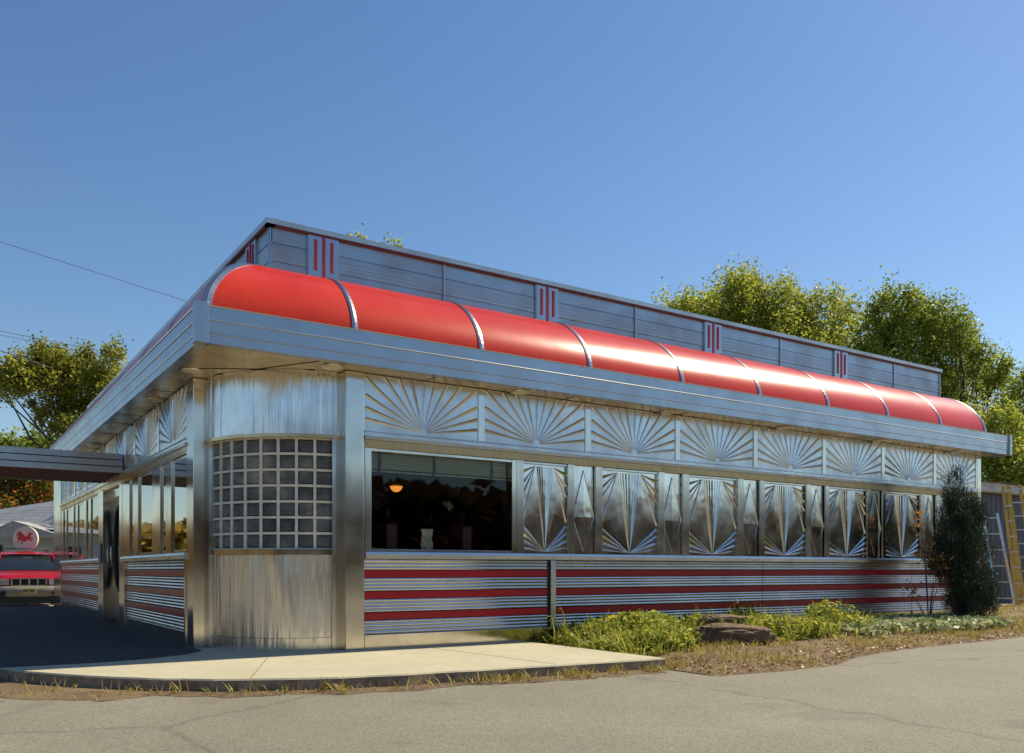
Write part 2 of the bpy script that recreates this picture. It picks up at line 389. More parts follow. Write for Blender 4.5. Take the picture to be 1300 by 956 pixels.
# (side, along, out, z) -> world.  'f' long front facade, 's' short side facade
def P(side, a, o, z): return (a, -o, z) if side == 'f' else (-o, a, z)
def fbox(mb, side, a0, a1, o0, o1, z0, z1, mi=0):
    p = P(side, a0, o0, z0); q = P(side, a1, o1, z1)
    mb.box(p[0], q[0], p[1], q[1], p[2], q[2], mi)
def sweep(mb, side, prof, a0, a1, mi=0, smooth=False, n=1, caps=True):
    rows = [[P(side, a0+(a1-a0)*i/n, o, z) for o, z in prof] for i in range(n+1)]
    if side == 's': rows = rows[::-1]
    mb.grid(rows, mi, smooth)
    if caps:
        mb.add([P(side, a0, o, z) for o, z in prof], [tuple(range(len(prof)))], mi)
        mb.add([P(side, a1, o, z) for o, z in prof], [tuple(range(len(prof)))], mi)
def fpart(name, mat, side, a0, a1, o0, o1, z0, z1, parent=None, bevel=.004):
    mb = MB(); fbox(mb, side, a0, a1, o0, o1, z0, z1); return mb.build(name, mat, parent or diner, bevel=bevel)

# shell
mb = MB()
mb.box(1.2,1.62,.12,.2,0,3.1); mb.box(1.6,3.56,.10,.2,-.1,1.0); mb.box(1.6,3.56,.10,.2,2.32,3.1); mb.box(3.54,LX-.02,.075,.2,-.3,3.1)
mb.box(.12,.2,1.2,1.64,0,3.1)
mb.box(.10,.2,1.64,6.05,-.1,1.0); mb.box(.10,.2,1.64,15.2,2.32,3.1); mb.box(.10,.2,7.9,15.2,-.1,1.0)
mb.box(LX-.2,LX-.01,.2,LY,-.3,3.1); mb.box(.12,LX-.2,LY-.15,LY-.01,-.3,3.1)
mb.box(.12,.2,13.9,15.15,1.0,2.32)
mb.build('wall', M['steel'], diner)
mb = MB(); mb.box(1.3,LX-.25,.25,LY-.2,2.55,2.62); mb.box(.25,1.3,1.3,LY-.2,2.55,2.62)
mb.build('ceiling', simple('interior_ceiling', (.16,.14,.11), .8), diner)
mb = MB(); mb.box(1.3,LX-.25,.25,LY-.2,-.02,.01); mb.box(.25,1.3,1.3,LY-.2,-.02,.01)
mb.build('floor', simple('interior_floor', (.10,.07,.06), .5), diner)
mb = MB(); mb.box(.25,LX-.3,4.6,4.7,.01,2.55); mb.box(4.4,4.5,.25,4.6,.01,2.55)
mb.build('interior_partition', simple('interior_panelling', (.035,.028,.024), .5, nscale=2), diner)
mb = MB(); mb.box(-.1,LX+.0,-.1,LY,3.40,3.45); mb.box(.75,LX-.2,.75,LY-.6,4.2,4.25)
mb.build('roof', M['cap'], diner)

# ---- soffit and its lights
mb = MB(); z = 3.14
z += .002; mb.add([(-.276,-.276,z),(LX+.2,-.276,z),(LX+.2,.9,z),(.9,.9,z),(.9,LY,z),(-.276,LY,z)], [(0,1,2,3),(0,3,4,5)], 0)
for x in [2.3+2.05*i for i in range(6)]: mb.box(x, x+.006, -.27, .1, z-.004, z-.001, 1)
for y in [2.3+2.05*i for i in range(6)]: mb.box(-.27, .1, y, y+.006, z-.004, z-.001, 1)
for a, b in (((-.27,.9),(1.0,.14)),((.9,-.27),(.14,1.0))):
    mb.bar((a[0],a[1],z-.003), (b[0],b[1],z-.003), .008, .004, 1)
mb.build('soffit', [M['soffit'], M['dark']], diner)
lens_m = simple('cream_light_lens', (.85,.72,.46), .4)
def soffit_light(x, y):
    mb = MB(); mb.tube([(x,y,z-.018),(x,y,z-.001)], .115, 24, 0, smooth=True)
    o = mb.build('soffit_light', M['ridge'], diner)
    mb = MB(); mb.tube([(x,y,z-.024),(x,y,z-.019)], .10, 24, 0, smooth=True); mb.build('lens', lens_m, o)
for x in (1.10,3.58,6.10,8.56,11.05,13.5): soffit_light(x, -.14)
for y in (.90,2.90,5.3,7.8,10.3,12.8): soffit_light(-.14, y)

# ---- fascia
fz0, fz1 = 3.14, 3.50
def fascia(side, a0, a1):
    mb = MB()
    prof = [(.28,fz0),(.388,fz0),(.388,fz0+.095),(.392,fz0+.10),(.392,fz0+.225),(.397,fz0+.23),(.397,fz1),(.28,fz1)]
    sweep(mb, side, prof, a0, a1, caps=True)
    o = mb.build('fascia', M['steel_fascia'], diner)
    mb = MB()
    for zz, oo in ((fz0+.098,.392),(fz0+.228,.398)):
        if side == 's': sweep(mb, side, [(oo-.02,zz-.003),(oo+.003,zz-.003),(oo+.004,zz+.003),(oo-.02,zz+.003)], a0+.02, a1-.01); continue
        sweep(mb, side, [(oo-.02,zz-.006),(oo+.006,zz-.006),(oo+.016,zz-.003),(oo+.013,zz+.004),(oo+.004,zz+.009),(oo-.02,zz+.010)], a0+.02, a1-.01)
    sweep(mb, side, [(.36,fz1+.001),(.406,fz1+.001),(.408,fz1+.010),(.36,fz1+.010)], a0+.02, a1-.01)
    mb.build('ridge_trim', M['ridge'], o)
fascia('f', -.38, LX+.35); fascia('s', -.38, LY+.3)
mb = MB(); mb.box(-.425,-.30,-.425,-.30,fz0-.012,fz1+.035); mb.build('fascia_corner_cap', M['ridge'] if False else M['steel_fascia'], diner, bevel=.006)
mb = MB(); mb.box(LX+.34,LX+.42,-.425,-.05,fz0-.012,fz1+.03); mb.build('fascia_end_cap', M['steel_fascia'], diner, bevel=.006)
mb = MB(); mb.box(LX-.02,LX+.34,-.28,.2,fz0+.01,fz1-.01); mb.build('fascia_return', M['steel_fascia'], diner)

# ---- red barrel awning
AC, AA, AB = -.62, .95, .81
NP = 20
def aw(phi, k=0.0): return (AC + (AA+k)*max(0, math.cos(phi))**1.22, fz1+.012 + (AB+k)*math.sin(phi)**1.18)
phis = [PI/2*i/NP for i in range(NP+1)]
def awning(side, a0, a1, mitre=False, n=8):
    rows = []
    for i in range(n+1):
        r = []
        for ph in phis:
            o, zz = aw(ph); s0 = -o if mitre else a0
            r.append(P(side, s0+(a1-s0)*i/n, o, zz))
        rows.append(r)
    if side == 's': rows = rows[::-1]
    mb = MB(); mb.grid(rows, 0, True); return mb.build('awning_segment', M['red'], diner)
def rib(side, a, wdt=.062, mitre=0):
    mb = MB(); rows = []
    for j, (da, k) in enumerate(((0,-.01),(0,.008),(wdt*.5,.013),(wdt,.008),(wdt,-.01))):
        r = []
        for ph in phis:
            o, zz = aw(ph, k); r.append(P(side, (-o if mitre else a-wdt/2)+da, o, zz))
        rows.append(r)
    mb.grid(rows, 0, False); return mb.build('awning_rib', M['steel_fascia'], diner)
ribs = [1.28,2.90,4.55,6.20,7.80,9.42,11.02,12.62]
prev = None
for i, x in enumerate(ribs+[14.12]):
    awning('f', prev or 0, x, mitre=(i == 0)); prev = x; rib('f', x)
rib('f', 0, .085, 1); rib('s', 0, .03, 1)
prev = None
for i, y in enumerate([1.28+1.62*k for k in range(9)]):
    awning('s', prev or 0, y, mitre=(i == 0)); prev = y; rib('s', y)
# end of the barrel on the right
mb = MB(); mb.add([(14.14, -aw(ph)[0], aw(ph)[1]) for ph in phis]+[(14.14,-AC,fz1)], [tuple(range(NP+2))]); mb.build('awning_end_panel', M['steel_fascia'], diner)
mb = MB(); mb.add([(-aw(ph)[0], 14.27, aw(ph)[1]) for ph in phis]+[(-AC,14.27,fz1)], [tuple(range(NP+2))]); mb.build('awning_end_panel', M['steel_fascia'], diner)

# ---- parapet
pz0, pz1 = 4.25, 4.845
PO = -.66
def parapet_panel(side, a0, a1):
    prof = [(PO-.03,pz0),(PO,pz0)]
    for g in (.19,.40):
        for k in range(4):
            zz = pz0+g-.19+.045*k; prof += [(PO+.0025,zz+.012),(PO+.0025,zz+.030),(PO,zz+.042)]
        prof += [(PO,pz0+g),(PO-.012,pz0+g+.002),(PO-.012,pz0+g+.010),(PO,pz0+g+.012)]
    prof += [(PO,pz1)]
    prof = [(o, min(q, pz1)) for o, q in prof] + [(PO-.03,pz1)]
    mb = MB(); sweep(mb, side, prof, a0+.008, a1-.008, 0, False); mb.build('parapet_panel', M['galv'], diner)
    fpart('panel_joint', M['cap'], side, a1-.010, a1+.010, PO-.02, PO+.020, pz0, pz1, bevel=0)
def logo(side, c):
    mb = MB(); fbox(mb, side, c-.19, c+.19, PO-.02, PO+.03, pz0, pz1)
    o = mb.build('emblem_panel', M['steel_fascia'], diner, bevel=.004)
    for d, z0_, z1_ in ((-.10,4.43,4.79),(0,4.30,4.835),(.10,4.43,4.79)):
        mb = MB(); fbox(mb, side, c+d-.016, c+d+.016, PO+.032, PO+.042, z0_, z1_)
        mb.build('red_bar', M['redbar'], o)
for side, end in (('f', 14.25), ('s', 14.4)):
    fpart('parapet_corner', M['steel_fascia'], side, -PO-.0, -PO+.0+.012, PO-.03, PO+.01, pz0, pz1, bevel=0)
    c = 1.30; a = -PO+.012
    while c < end:
        parapet_panel(side, a, min(c-.19, end)); 
        if c+.19 < end+.1: logo(side, c)
        a = c+.19; m_ = a+1.44
        if m_ < end: parapet_panel(side, a, m_)
        a = m_; c += 3.26
    if a < end: parapet_panel(side, a, end)
    mb = MB(); sweep(mb, side, [(PO-.10,pz1+.012),(PO+.05,pz1+.012),(PO+.055,pz1+.07),(PO-.10,pz1+.078)], -PO-.05, end+.03)
    mb.build('parapet_cap', M['cap'], diner)
    mb = MB(); fbox(mb, side, -PO-.045, end+.02, PO-.05, PO+.045, pz1-.008, pz1+.010); mb.build('red_trim_line', M['redline'], diner)
mb = MB(); mb.box(14.24,14.27,.70,LY-1,pz0,pz1+.01); mb.box(.70,14.2,14.38,14.42,pz0,pz1+.01); mb.build('parapet_return', M['galv'], diner)

# ---- embossed panels
def emboss_frieze(side, a0, a1, z0, z1):
    mb = MB(); wd = a1-a0; h = z1-z0
    fbox(mb, side, a0, a1, .005, .012, z0, z1)
    hub = (a0+wd*.5, z0+.035)
    nray = 15
    for i in range(nray):
        th = PI*(.055 + .89*i/(nray-1)) + random.uniform(-.006,.006)
        # aspect stretched fan
        dx, dz = math.cos(th)*1.25, math.sin(th)
        ts = []
        if dx: ts.append(((wd/2-.012)/abs(dx)))
        ts.append((h-.045)/dz)
        t = min(ts); e = (hub[0]+dx*t, hub[1]+dz*t)
        L = math.hypot(dx*t, dz*t); ux, uz = dx*t/L, dz*t/L; nx, nz = -uz, ux
        w0, w1, hh = .005, .022+.004*random.random(), .012
        s_ = .06
        b0 = (hub[0]+ux*s_, hub[1]+uz*s_)
        v = [P(side, b0[0]+nx*w0, .0125, b0[1]+nz*w0), P(side, b0[0]-nx*w0, .0125, b0[1]-nz*w0), P(side, b0[0], .0125+.003, b0[1]),
             P(side, e[0]+nx*w1, .0125, e[1]+nz*w1), P(side, e[0]-nx*w1, .0125, e[1]-nz*w1), P(side, e[0], .0125+hh, e[1])]
        mb.add(v, [(0,2,5,3),(2,1,4,5),(3,5,4),(0,1,2)])
    return mb.build('frieze_panel', M['steel_frieze'], diner, fix=False)
def strip(side, a0, a1, z0, z1, o=.03, name='panel_strip', mat='steel_pillar'):
    return fpart(name, M[mat], side, a0, a1, -.01, o, z0, z1, bevel=.004)
FZ0, FZ1 = 2.485, 3.135
fx = 1.53
fr = [(1.53,3.04),(3.13,4.71),(4.81,6.36),(6.45,8.01),(8.10,9.68),(9.77,11.31),(11.39,12.91),(12.99,14.36)]
for i, (a, b) in enumerate(fr):
    emboss_frieze('f', a, b, FZ0, FZ1)
    strip('f', b, fr[i+1][0] if i < 7 else LX, FZ0, FZ1, .026)
a = 1.64
while a < 13.8:
    b = min(a+1.56, 13.9); emboss_frieze('s', a, b, FZ0, FZ1)
    if b < 13.85: strip('s', b, b+.09, FZ0, FZ1, .026)
    a = b+.09
def diamond_panel(side, a0, a1, z0, z1, wide):
    mb = MB(); wd = a1-a0; h = z1-z0; O = -.024
    def pt(u, v, d=0.0): return P(side, a0+u*wd, O+d, z0+v*h)
    fbox(mb, side, a0, a1, -.03, -.0265, z0, z1)
    def tri(a, b, c): mb.add([pt(*a), pt(*b), pt(*c)], [(0,1,2)])
    def ray(a, b, wa, wb, hh, skew=.5):
        """raised pleat from a to b (u,v); wa, wb full widths in metres at each end"""
        ax, az = a[0]*wd, a[1]*h; bx, bz = b[0]*wd, b[1]*h
        L = math.hypot(bx-ax, bz-az); nx, nz = -(bz-az)/L, (bx-ax)/L
        if nz < 0: nx, nz = -nx, -nz
        vs = []
        for (x, zz, w_) in ((ax,az,wa),(bx,bz,wb)):
            for k, d in ((-skew,.001),(0,hh*(.35 if w_ == wa and wa < .01 else 1)),(1-skew,.001)):
                vs.append(P(side, min(max(a0+x+nx*w_*k, a0), a1), O+d, min(max(z0+zz+nz*w_*k, z0), z1)))
        mb.add(vs, [(0,1,4,3),(1,2,5,4),(3,4,5),(0,2,1)])
    k = .004 if wide else .003
    for m in (0, 1):
        f = (lambda u: u) if m == 0 else (lambda u: 1-u)
        if wide:
            A = (f(.29),.955); B = (f(.495),.02); Sd = (f(0),.355)
            # softly dished kite between A, the side and the foot
            c1 = (f(.27),.45,.006)
            tri((*A,.006),(*Sd,.002),c1); tri(c1,(*Sd,.002),(*B,.003)); tri((*A,.006),c1,(*B,.003))
            tri((*A,.006),(*B,.003),(f(.5),.955,.001))
            ray(A, Sd, .008, .042, .016); ray(A, B, .012, .006, .010)
            for v, w_ in ((.885,.050),(.76,.050),(.64,.044)): ray(A, (f(0),v), .008, w_, .018)
            for u in (.335,.385,.44) : ray(B, (f(u),.955), .005, .036, .015)
            for v, w_ in ((.30,.050),(.215,.052),(.135,.050),(.06,.042)): ray(B, (f(0),v), .008, w_, .020)
        else:
            A = (.5,.95); Sd = (f(.0),.42); B = (.5,.03)
            c1 = (.5,.42,.011)
            tri((*A,.004),(*Sd,.001),c1); tri(c1,(*Sd,.001),(*B,.006))
            ray(A, Sd, .010, .022, .010); ray(B, Sd, .006, .014, .006)
    if wide: ray((.5,.02),(.5,.955), .005, .036, .015)
    return mb.build('diamond_panel', M['steel_panel'], diner)
PZ0, PZ1 = 1.118, 2.295
seq = [('w',3.72,4.42),('n',4.53,4.89),('w',5.01,6.03),('n',6.15,6.51),('w',6.64,7.66),('n',7.79,8.16),('w',8.27,9.27),('n',9.39,9.76),('w',9.86,10.89),('n',10.98,11.34),('w',11.43,12.49),('n',12.62,13.0),('w',13.1,14.05),('n',14.14,14.38)]
for i, (k, a, b) in enumerate(seq):
    diamond_panel('f', a, b, PZ0, PZ1, k == 'w')
    nx = seq[i+1][1] if i+1 < len(seq) else LX-.1
    strip('f', b, nx, PZ0-.002, PZ1+.004, .022, 'panel_post')
    if k == 'w': fpart('panel_top_trim', M['ridge'], 'f', a+.01, b-.01, -.01, .012, PZ1-.028, PZ1-.004, bevel=.002)
strip('f', 3.61, 3.72, PZ0-.002, PZ1+.004, .022, 'panel_post')

# header trims and sills
for side, a0, a1 in (('f', 1.53, LX-.1), ('s', 1.64, 13.9)):
    mb = MB(); sweep(mb, side, [(-.01,2.388),(.052,2.388),(.056,2.425),(.030,2.432),(.030,2.470),(.044,2.474),(.040,2.484),(-.01,2.484)], a0, a1)
    mb.build('header_trim', M['steel_frieze'], diner)
    mb = MB(); sweep(mb, side, [(-.05,2.299),(.028,2.299),(.034,2.386),(-.05,2.386)], a0, a1); mb.build('window_header', M['soffit'], diner)
for side, rng in (('f', [(1.53,LX-.1)]), ('s', [(1.64,5.9),(7.96,13.9)])):
    for a0, a1 in rng:
        mb = MB(); sweep(mb, side, [(-.06,1.03),(.040,1.03),(.060,1.038),(.062,1.085),(.052,1.112),(-.06,1.116)], a0, a1)
        mb.build('window_sill', M['steel_frieze'], diner)

# ribbed siding with red stripes
def siding(side, a0, a1, zb):
    def ribs_(z0, z1, n, o=.010, amp=.0065):
        pr = []; hgt = (z1-z0)/n
        for k in range(n):
            for j in range(7):
                t = j/6; pr.append((o-amp+amp*2*math.sin(PI*t)**.7 if 0 < t < 1 else o-amp, z0+hgt*(k+t)))
        return pr
    zones = [(.168,.330,4),(.417,.573,4),(.660,.816,4),(.903,1.027,3)]
    mb = MB()
    for z0, z1, n in zones:
        pr = ribs_(z0, z1, n)
        rows = [[P(side, a0+(a1-a0)*i/6, o, zz) for o, zz in pr] for i in range(7)]
        mb.grid(rows if side == 'f' else rows[::-1], 0, True)
    o = mb.build('steel_siding', M['steel_siding'], diner)
    for z0, z1 in ((.333,.414),(.576,.657),(.819,.900)):
        mb = MB(); fbox(mb, side, a0+.001, a1-.001, -.01, .016, z0, z1); mb.build('red_stripe', M['stripe'], diner, bevel=.004)
    mb = MB(); fbox(mb, side, a0+.001, a1-.001, -.015, .022, zb, .163); mb.build('skirt_panel', M['steel_pillar'], diner, bevel=.004)
siding('f', 1.53, 4.12, -.02)
for a, b in ((4.21,8.22),(8.23,12.22),(12.23,LX-.11)): siding('f', a, b, -.25)
siding('s', 1.70, 5.62, -.02); siding('s', 7.98, 13.88, -.02)
fpart('joint_post', M['steel_frieze'], 'f', 4.125, 4.205, -.01, .05, .13, 1.028)
fpart('joint_gap', M['dark'], 'f', 4.10, 4.126, -.005, .026, .165, 1.026, bevel=0)
fpart('siding_end_frame', M['steel_pillar'], 's', 5.625, 5.90, -.01, .045, 0, 1.028)
fpart('siding_end_frame', M['steel_pillar'], 's', 1.635, 1.695, -.01, .045, 0, 1.028)

# pillars
fpart('corner_pillar', M['steel_pillar'], 'f', 1.30, 1.526, -.19, .03, 0, 3.138, bevel=.008)
fpart('corner_pillar', M['steel_pillar'], 's', 1.30, 1.632, -.19, .03, 0, 3.138, bevel=.008)
fpart('corner_pillar', M['steel_pillar'], 'f', LX-.1, LX+.03, -.3, .03, -.2, 3.138, bevel=.008)
fpart('corner_pillar', M['steel_pillar'], 's', 13.9, LY+.01, -.2, .03, 0, 3.138, bevel=.008)

# rounded corner
CC = (1.34, 1.34)
def cyl_pts(r, n=48, ext=.0):
    return [(CC[0]-r*math.cos(PI/2*i/n), CC[1]-r*math.sin(PI/2*i/n)) for i in range(n+1)]
def curved(name, mat, r, z0, z1, t=.08, n=48, parent=None, smooth=True):
    mb = MB(); a = cyl_pts(r, n); b = cyl_pts(r-t, n)
    nz = 12
    mb.grid([[(x,y,z0+(z1-z0)*k/nz) for x,y in a] for k in range(nz+1)], 0, smooth)
    mb.grid([[(x,y,z1) for x,y in a], [(x,y,z1) for x,y in b]], 0, False)
    mb.grid([[(x,y,z0) for x,y in b], [(x,y,z0) for x,y in a]], 0, False)
    return mb.build(name, mat, parent or diner)
curved('corner_skirt', M['steel_crinkle'], 1.185, -.01, .138)
curved('corner_cladding', M['steel_crinkle'], 1.175, .142, 1.075)
curved('corner_sill', M['steel_pillar'], 1.215, 1.077, 1.137, .14)
curved('corner_header', M['soffit'], 1.24, 2.385, 2.425, .16)
curved('corner_cladding', M['steel_crinkle'], 1.225, 2.427, 3.139)
# jambs beside the blocks
mb = MB(); mb.box(1.215,1.30,.165,.30,1.137,2.385); mb.box(.165,.30,1.215,1.30,1.137,2.385)
mb.box(1.24,1.30,.15,.30,0,1.077); mb.box(.15,.30,1.24,1.30,0,1.077)
mb.build('block_jamb', M['steel_pillar'], diner, bevel=.004)
gw = MB(); r = 1.172; NB, NR = 8, 7; a0_, a1_ = math.radians(5.5), math.radians(84.5); z0, z1 = 1.137, 2.385
mb = MB()
def cp(r, a, z): return (CC[0]-r*math.cos(a), CC[1]-r*math.sin(a), z)
g = .0135; dA = (a1_-a0_)/NB; dZ = (z1-z0)/NR
# grout grid : vertical and horizontal bars on the curve
for i in range(NB+1):
    a = a0_+dA*i; h = g/r*1.15
    mb.grid([[cp(r-.03,a-h,z),cp(r+.004,a-h,z),cp(r+.004,a+h,z),cp(r-.03,a+h,z)] for z in (z0,z1)], 0, False)
for j in range(NR+1):
    zc = z0+dZ*j
    mb.grid([[cp(r-.03,a0_+(a1_-a0_)*k/40,zc-g),cp(r+.003,a0_+(a1_-a0_)*k/40,zc-g),cp(r+.003,a0_+(a1_-a0_)*k/40,zc+g),cp(r-.03,a0_+(a1_-a0_)*k/40,zc+g)] for k in range(41)], 0, False)
gw = mb.build('glass_block_window', M['mortar'], diner)
mb = MB()
for i in range(NB):
    for j in range(NR):
        rows = []; q = 8
        for v in range(q+1):
            row = []
            for u in range(q+1):
                uu = 2*u/q-1; vv = 2*v/q-1
                pil = .012*(1-max(abs(uu),abs(vv))**6) + (.0035 if (u+v) % 2 else 0) + .0016*random.random()
                row.append(cp(r-.022+pil, a0_+dA*(i+.5)+uu*(dA/2-g/r), z0+dZ*(j+.5)+vv*(dZ/2-g)))
            rows.append(row)
        mb.grid(rows, 0, False)
mb.build('glass_blocks', M['block'], gw)
# dark backing behind the blocks
curved('block_backing', M['dark'], 1.12, 1.10, 2.40, .03)

# ---- front picture window
wf = MB(); A0, A1 = 1.53, 3.612
for a, b, z0_, z1_, o in ((1.535,1.615,1.118,2.297,.020),(3.54,3.608,1.118,2.297,.020),(1.615,3.54,2.262,2.297,.008),(1.615,3.54,1.118,1.145,.012)):
    fbox(wf, 'f', a, b, -.09, o, z0_, z1_)
win = wf.build('picture_window', M['steel_pillar'], diner, bevel=.004)
mb = MB(); mb.add([(1.61,.05,1.14),(3.545,.05,1.14),(3.545,.05,2.27),(1.61,.05,2.27)], [(0,1,2,3)]); mb.build('pane', M['glass'], win)
mb = MB(); mb.box(1.62,3.54,.105,.30,1.10,1.132); mb.build('inner_sill', M['cap'], win)
blind_m = leaf('yellowed_blind_slat', [(0,(.74,.74,.40)),(1,(.86,.86,.50))], .25, rough=.55)
mb = MB()
for k in range(9):
    zz = 2.255-.022*k
    for a, b in ((1.62,1.76),(1.78,2.48),(2.505,3.30),(3.32,3.53)):
        mb.add([(a,.110,zz),(b,.110,zz),(b,.124,zz+.020),(a,.124,zz+.020)], [(0,1,2,3)])
mb.box(1.62,3.53,.115,.15,2.045,2.062)
bl = mb.build('window_blind', blind_m, win)
mb = MB()
for a in (1.77,2.492,3.31): mb.tube([(a,.108,2.26),(a+.006,.104,2.15),(a-.004,.108,2.03)], [.012,.018,.014], 6)
mb.build('blind_tape', M['dark'], bl)

# ---- side facade windows
def side_window(a0, a1):
    mb = MB()
    for a, b, z0_, z1_ in ((a0,a0+.05,1.118,2.297),(a1-.05,a1,1.118,2.297),(a0+.05,a1-.05,2.262,2.297),(a0+.05,a1-.05,1.118,1.15)):
        fbox(mb, 's', a, b, -.09, .008, z0_, z1_)
    w_ = mb.build('side_window', M['steel_pillar'], diner, bevel=.003)
    mb = MB(); y0, y1 = a0+.045, a1-.045
    mb.add([(-.001,y0,1.14),(-.001,y1,1.14),(-.001,y1,2.27),(-.001,y0,2.27)], [(0,3,2,1)]); 
    mb.build('pane', M['glass_dark'], w_)
def side_post(a0, a1, o=.04):
    o *= .5
    fpart('side_post', M['steel_pillar'], 's', a0, a1, -.09, o, 1.118, 2.297)
side_window(1.64, 2.46); side_post(2.46,2.78,.05); side_window(2.78,3.10); side_post(3.10,3.62,.05); side_window(3.62,4.60)
side_post(4.60,4.95,.05); side_window(4.95,5.28); side_post(5.28,5.90,.05)
side_post(7.96,8.12); side_window(8.12,9.26); side_post(9.26,9.42); side_window(9.42,9.86); side_post(9.86,10.18); side_window(10.18,11.08)
side_post(11.08,11.24); side_window(11.24,11.70); side_post(11.70,11.9); side_window(11.9,12.9); side_post(12.9,13.1); side_window(13.1,13.5); side_post(13.5,13.9)

# ---- doorway
fpart('door_frame', M['steel_pillar'], 's', 5.90, 6.14, -.25, .03, 0, 2.30)
fpart('door_frame', M['steel_pillar'], 's', 7.46, 7.96, -.25, .075, 0, 2.30)
fpart('door_frame', M['steel_pillar'], 's', 6.14, 7.46, -.25, -.03, 2.14, 2.30)
mb = MB(); mb.box(.10,.15,6.14,7.46,0.005,2.14); door = mb.build('door', M['steel'], diner, bevel=.004)
mb = MB()
pts = [(.085, 6.80+.40*math.cos(t), 1.27+.70*math.sin(t)) for t in [2*PI*k/40 for k in range(41)]]
mb.tube(pts, .035, 8, cap=False); mb.build('oval_gasket', M['rubber'], door)
mb = MB(); mb.add([(.092, 6.80+.39*math.cos(2*PI*k/40), 1.27+.69*math.sin(2*PI*k/40)) for k in range(40)], [tuple(reversed(range(40)))]); mb.build('oval_glass', M['glass_dark'], door)
mb = MB(); mb.box(-.10,-.076,7.60,7.82,1.02,1.38); mb.build('door_plate', simple('blue_grey_enamel', (.16,.22,.33), .35), diner, bevel=.01)
mb = MB(); mb.tube([(.09,7.30,.95),(.03,7.30,.98),(.03,7.30,1.30),(.09,7.30,1.33)], .014, 8); mb.build('handle', M['ridge'], door)

# ---- entrance canopy
can = MB(); y0, y1, x0 = 5.80, 7.80, -4.6
prof = [(2.45,0),(2.54,0),(2.545,.012),(2.55,0),(2.645,0),(2.65,.012),(2.655,0),(2.75,0)]
can.box(x0, -.0, y0+.03, y1-.03, 2.47, 2.74, 1)
can.grid([[(x, y0-d, z_) for z_, d in prof] for x in (x0, -.035)], 0, False)
can.grid([[(x, y1+d, z_) for z_, d in prof] for x in (-.035, x0)], 0, False)
can.grid([[(x0-d, y, z_) for z_, d in prof] for y in (y1, y0)], 0, False)
can.add([(x0,y0,2.75),(-.035,y0,2.75),(-.035,y1,2.75),(x0,y1,2.75)], [(0,1,2,3)])
can.add([(x0,y0,2.45),(x0+.0,y0+.08,2.45),(-.035,y0+.08,2.45),(-.035,y0,2.45)], [(0,1,2,3)])
cn = can.build('entrance_canopy', [M['steel_fascia'], simple('red_brown_canopy_soffit', (.20,.06,.035), .5, nscale=3, var=.4)], diner)
mb = MB()
for zc in (2.545,2.65): mb.box(x0, -.036, y0-.016, y0-.013, zc-.005, zc+.006)
mb.build('groove', M['dark'], cn)
mb = MB()
for x in (-4.45,):
    for y in (5.95, 7.65): mb.tube([(x,y,-.02),(x,y,2.38)], .05, 12)
mb.build('canopy_column', M['steel_pillar'], cn)
# ------------------------------------------------------------------ things in the room behind the window
lamp = empty('pendant_lamp', 'small pendant lamp with glowing orange bowl hanging inside the window', 'lamp', tuple(at(503, 12.3, 0)))
mb = MB()
mb.grid([[(rr*math.cos(2*PI*k/20), rr*math.sin(2*PI*k/20), zz) for k in range(20)] for rr, zz in ((.015,2.0),(.07,2.01),(.12,2.04),(.145,2.08))], 0, True, True)
em, nt, b = new_mat('lit_amber_glass'); b.inputs['Base Color'].default_value = (.8,.3,.05,1); b.inputs['Emission Color'].default_value = (1,.36,.06,1); b.inputs['Emission Strength'].default_value = .7
mb.build('lamp_bowl', em, lamp)
mb = MB(); mb.tube([(0,0,2.09),(0,0,2.55)], .008, 6); mb.tube([(0,0,2.10),(0,0,2.13)], .10, 16); mb.build('lamp_rod', M['dark'], lamp)
lamp.scale = (.62,.62,1)
booth_m = simple('maroon_vinyl', (.10,.022,.03), .35)
def booth(x, y, label):
    e = empty('booth_bench', label, 'bench', (x, y, .01), group='booth benches behind the front window')
    mb = MB(); mb.box(-.08,.08,0,1.25,.35,1.46); mb.build('backrest', booth_m, e, bevel=.03)
    mb = MB(); mb.box(-.42,-.085,0,1.25,.0,.45); mb.box(.085,.42,0,1.25,.0,.45); mb.build('seat', booth_m, e, bevel=.03)
booth(2.05,.33,'maroon booth bench behind the front window, nearer the glass block corner')
booth(3.10,.33,'maroon booth bench behind the front window, right of the pale paper')
tb = empty('booth_table', 'dark cafe table between the two booths behind the front window', 'table', (2.57,.45,.01))
mb = MB(); mb.box(-.30,.30,0,1.1,.72,.75); mb.build('tabletop', simple('table_laminate', (.25,.24,.22), .3), tb, bevel=.006)
mb = MB(); mb.tube([(0,.8,0),(0,.8,.72)], .035, 10); mb.build('leg', M['steel'], tb)
mb = MB(); bx, by = 2.44, .19
paper_m = simple('crumpled_white_paper', (.80,.80,.62), .6, nscale=14, var=.35)
rows = []
for j in range(8):
    rows.append([(bx-.075+.025*u+.008*random.uniform(-1,1), by+.012*math.sin(u*1.7+j), 1.135+.038*j) for u in range(7)])
mb.grid(rows, 0, False); tag(mb.build('paper_notice', paper_m), 'crumpled pale paper notice propped on the inner sill behind the front window', 'notice')

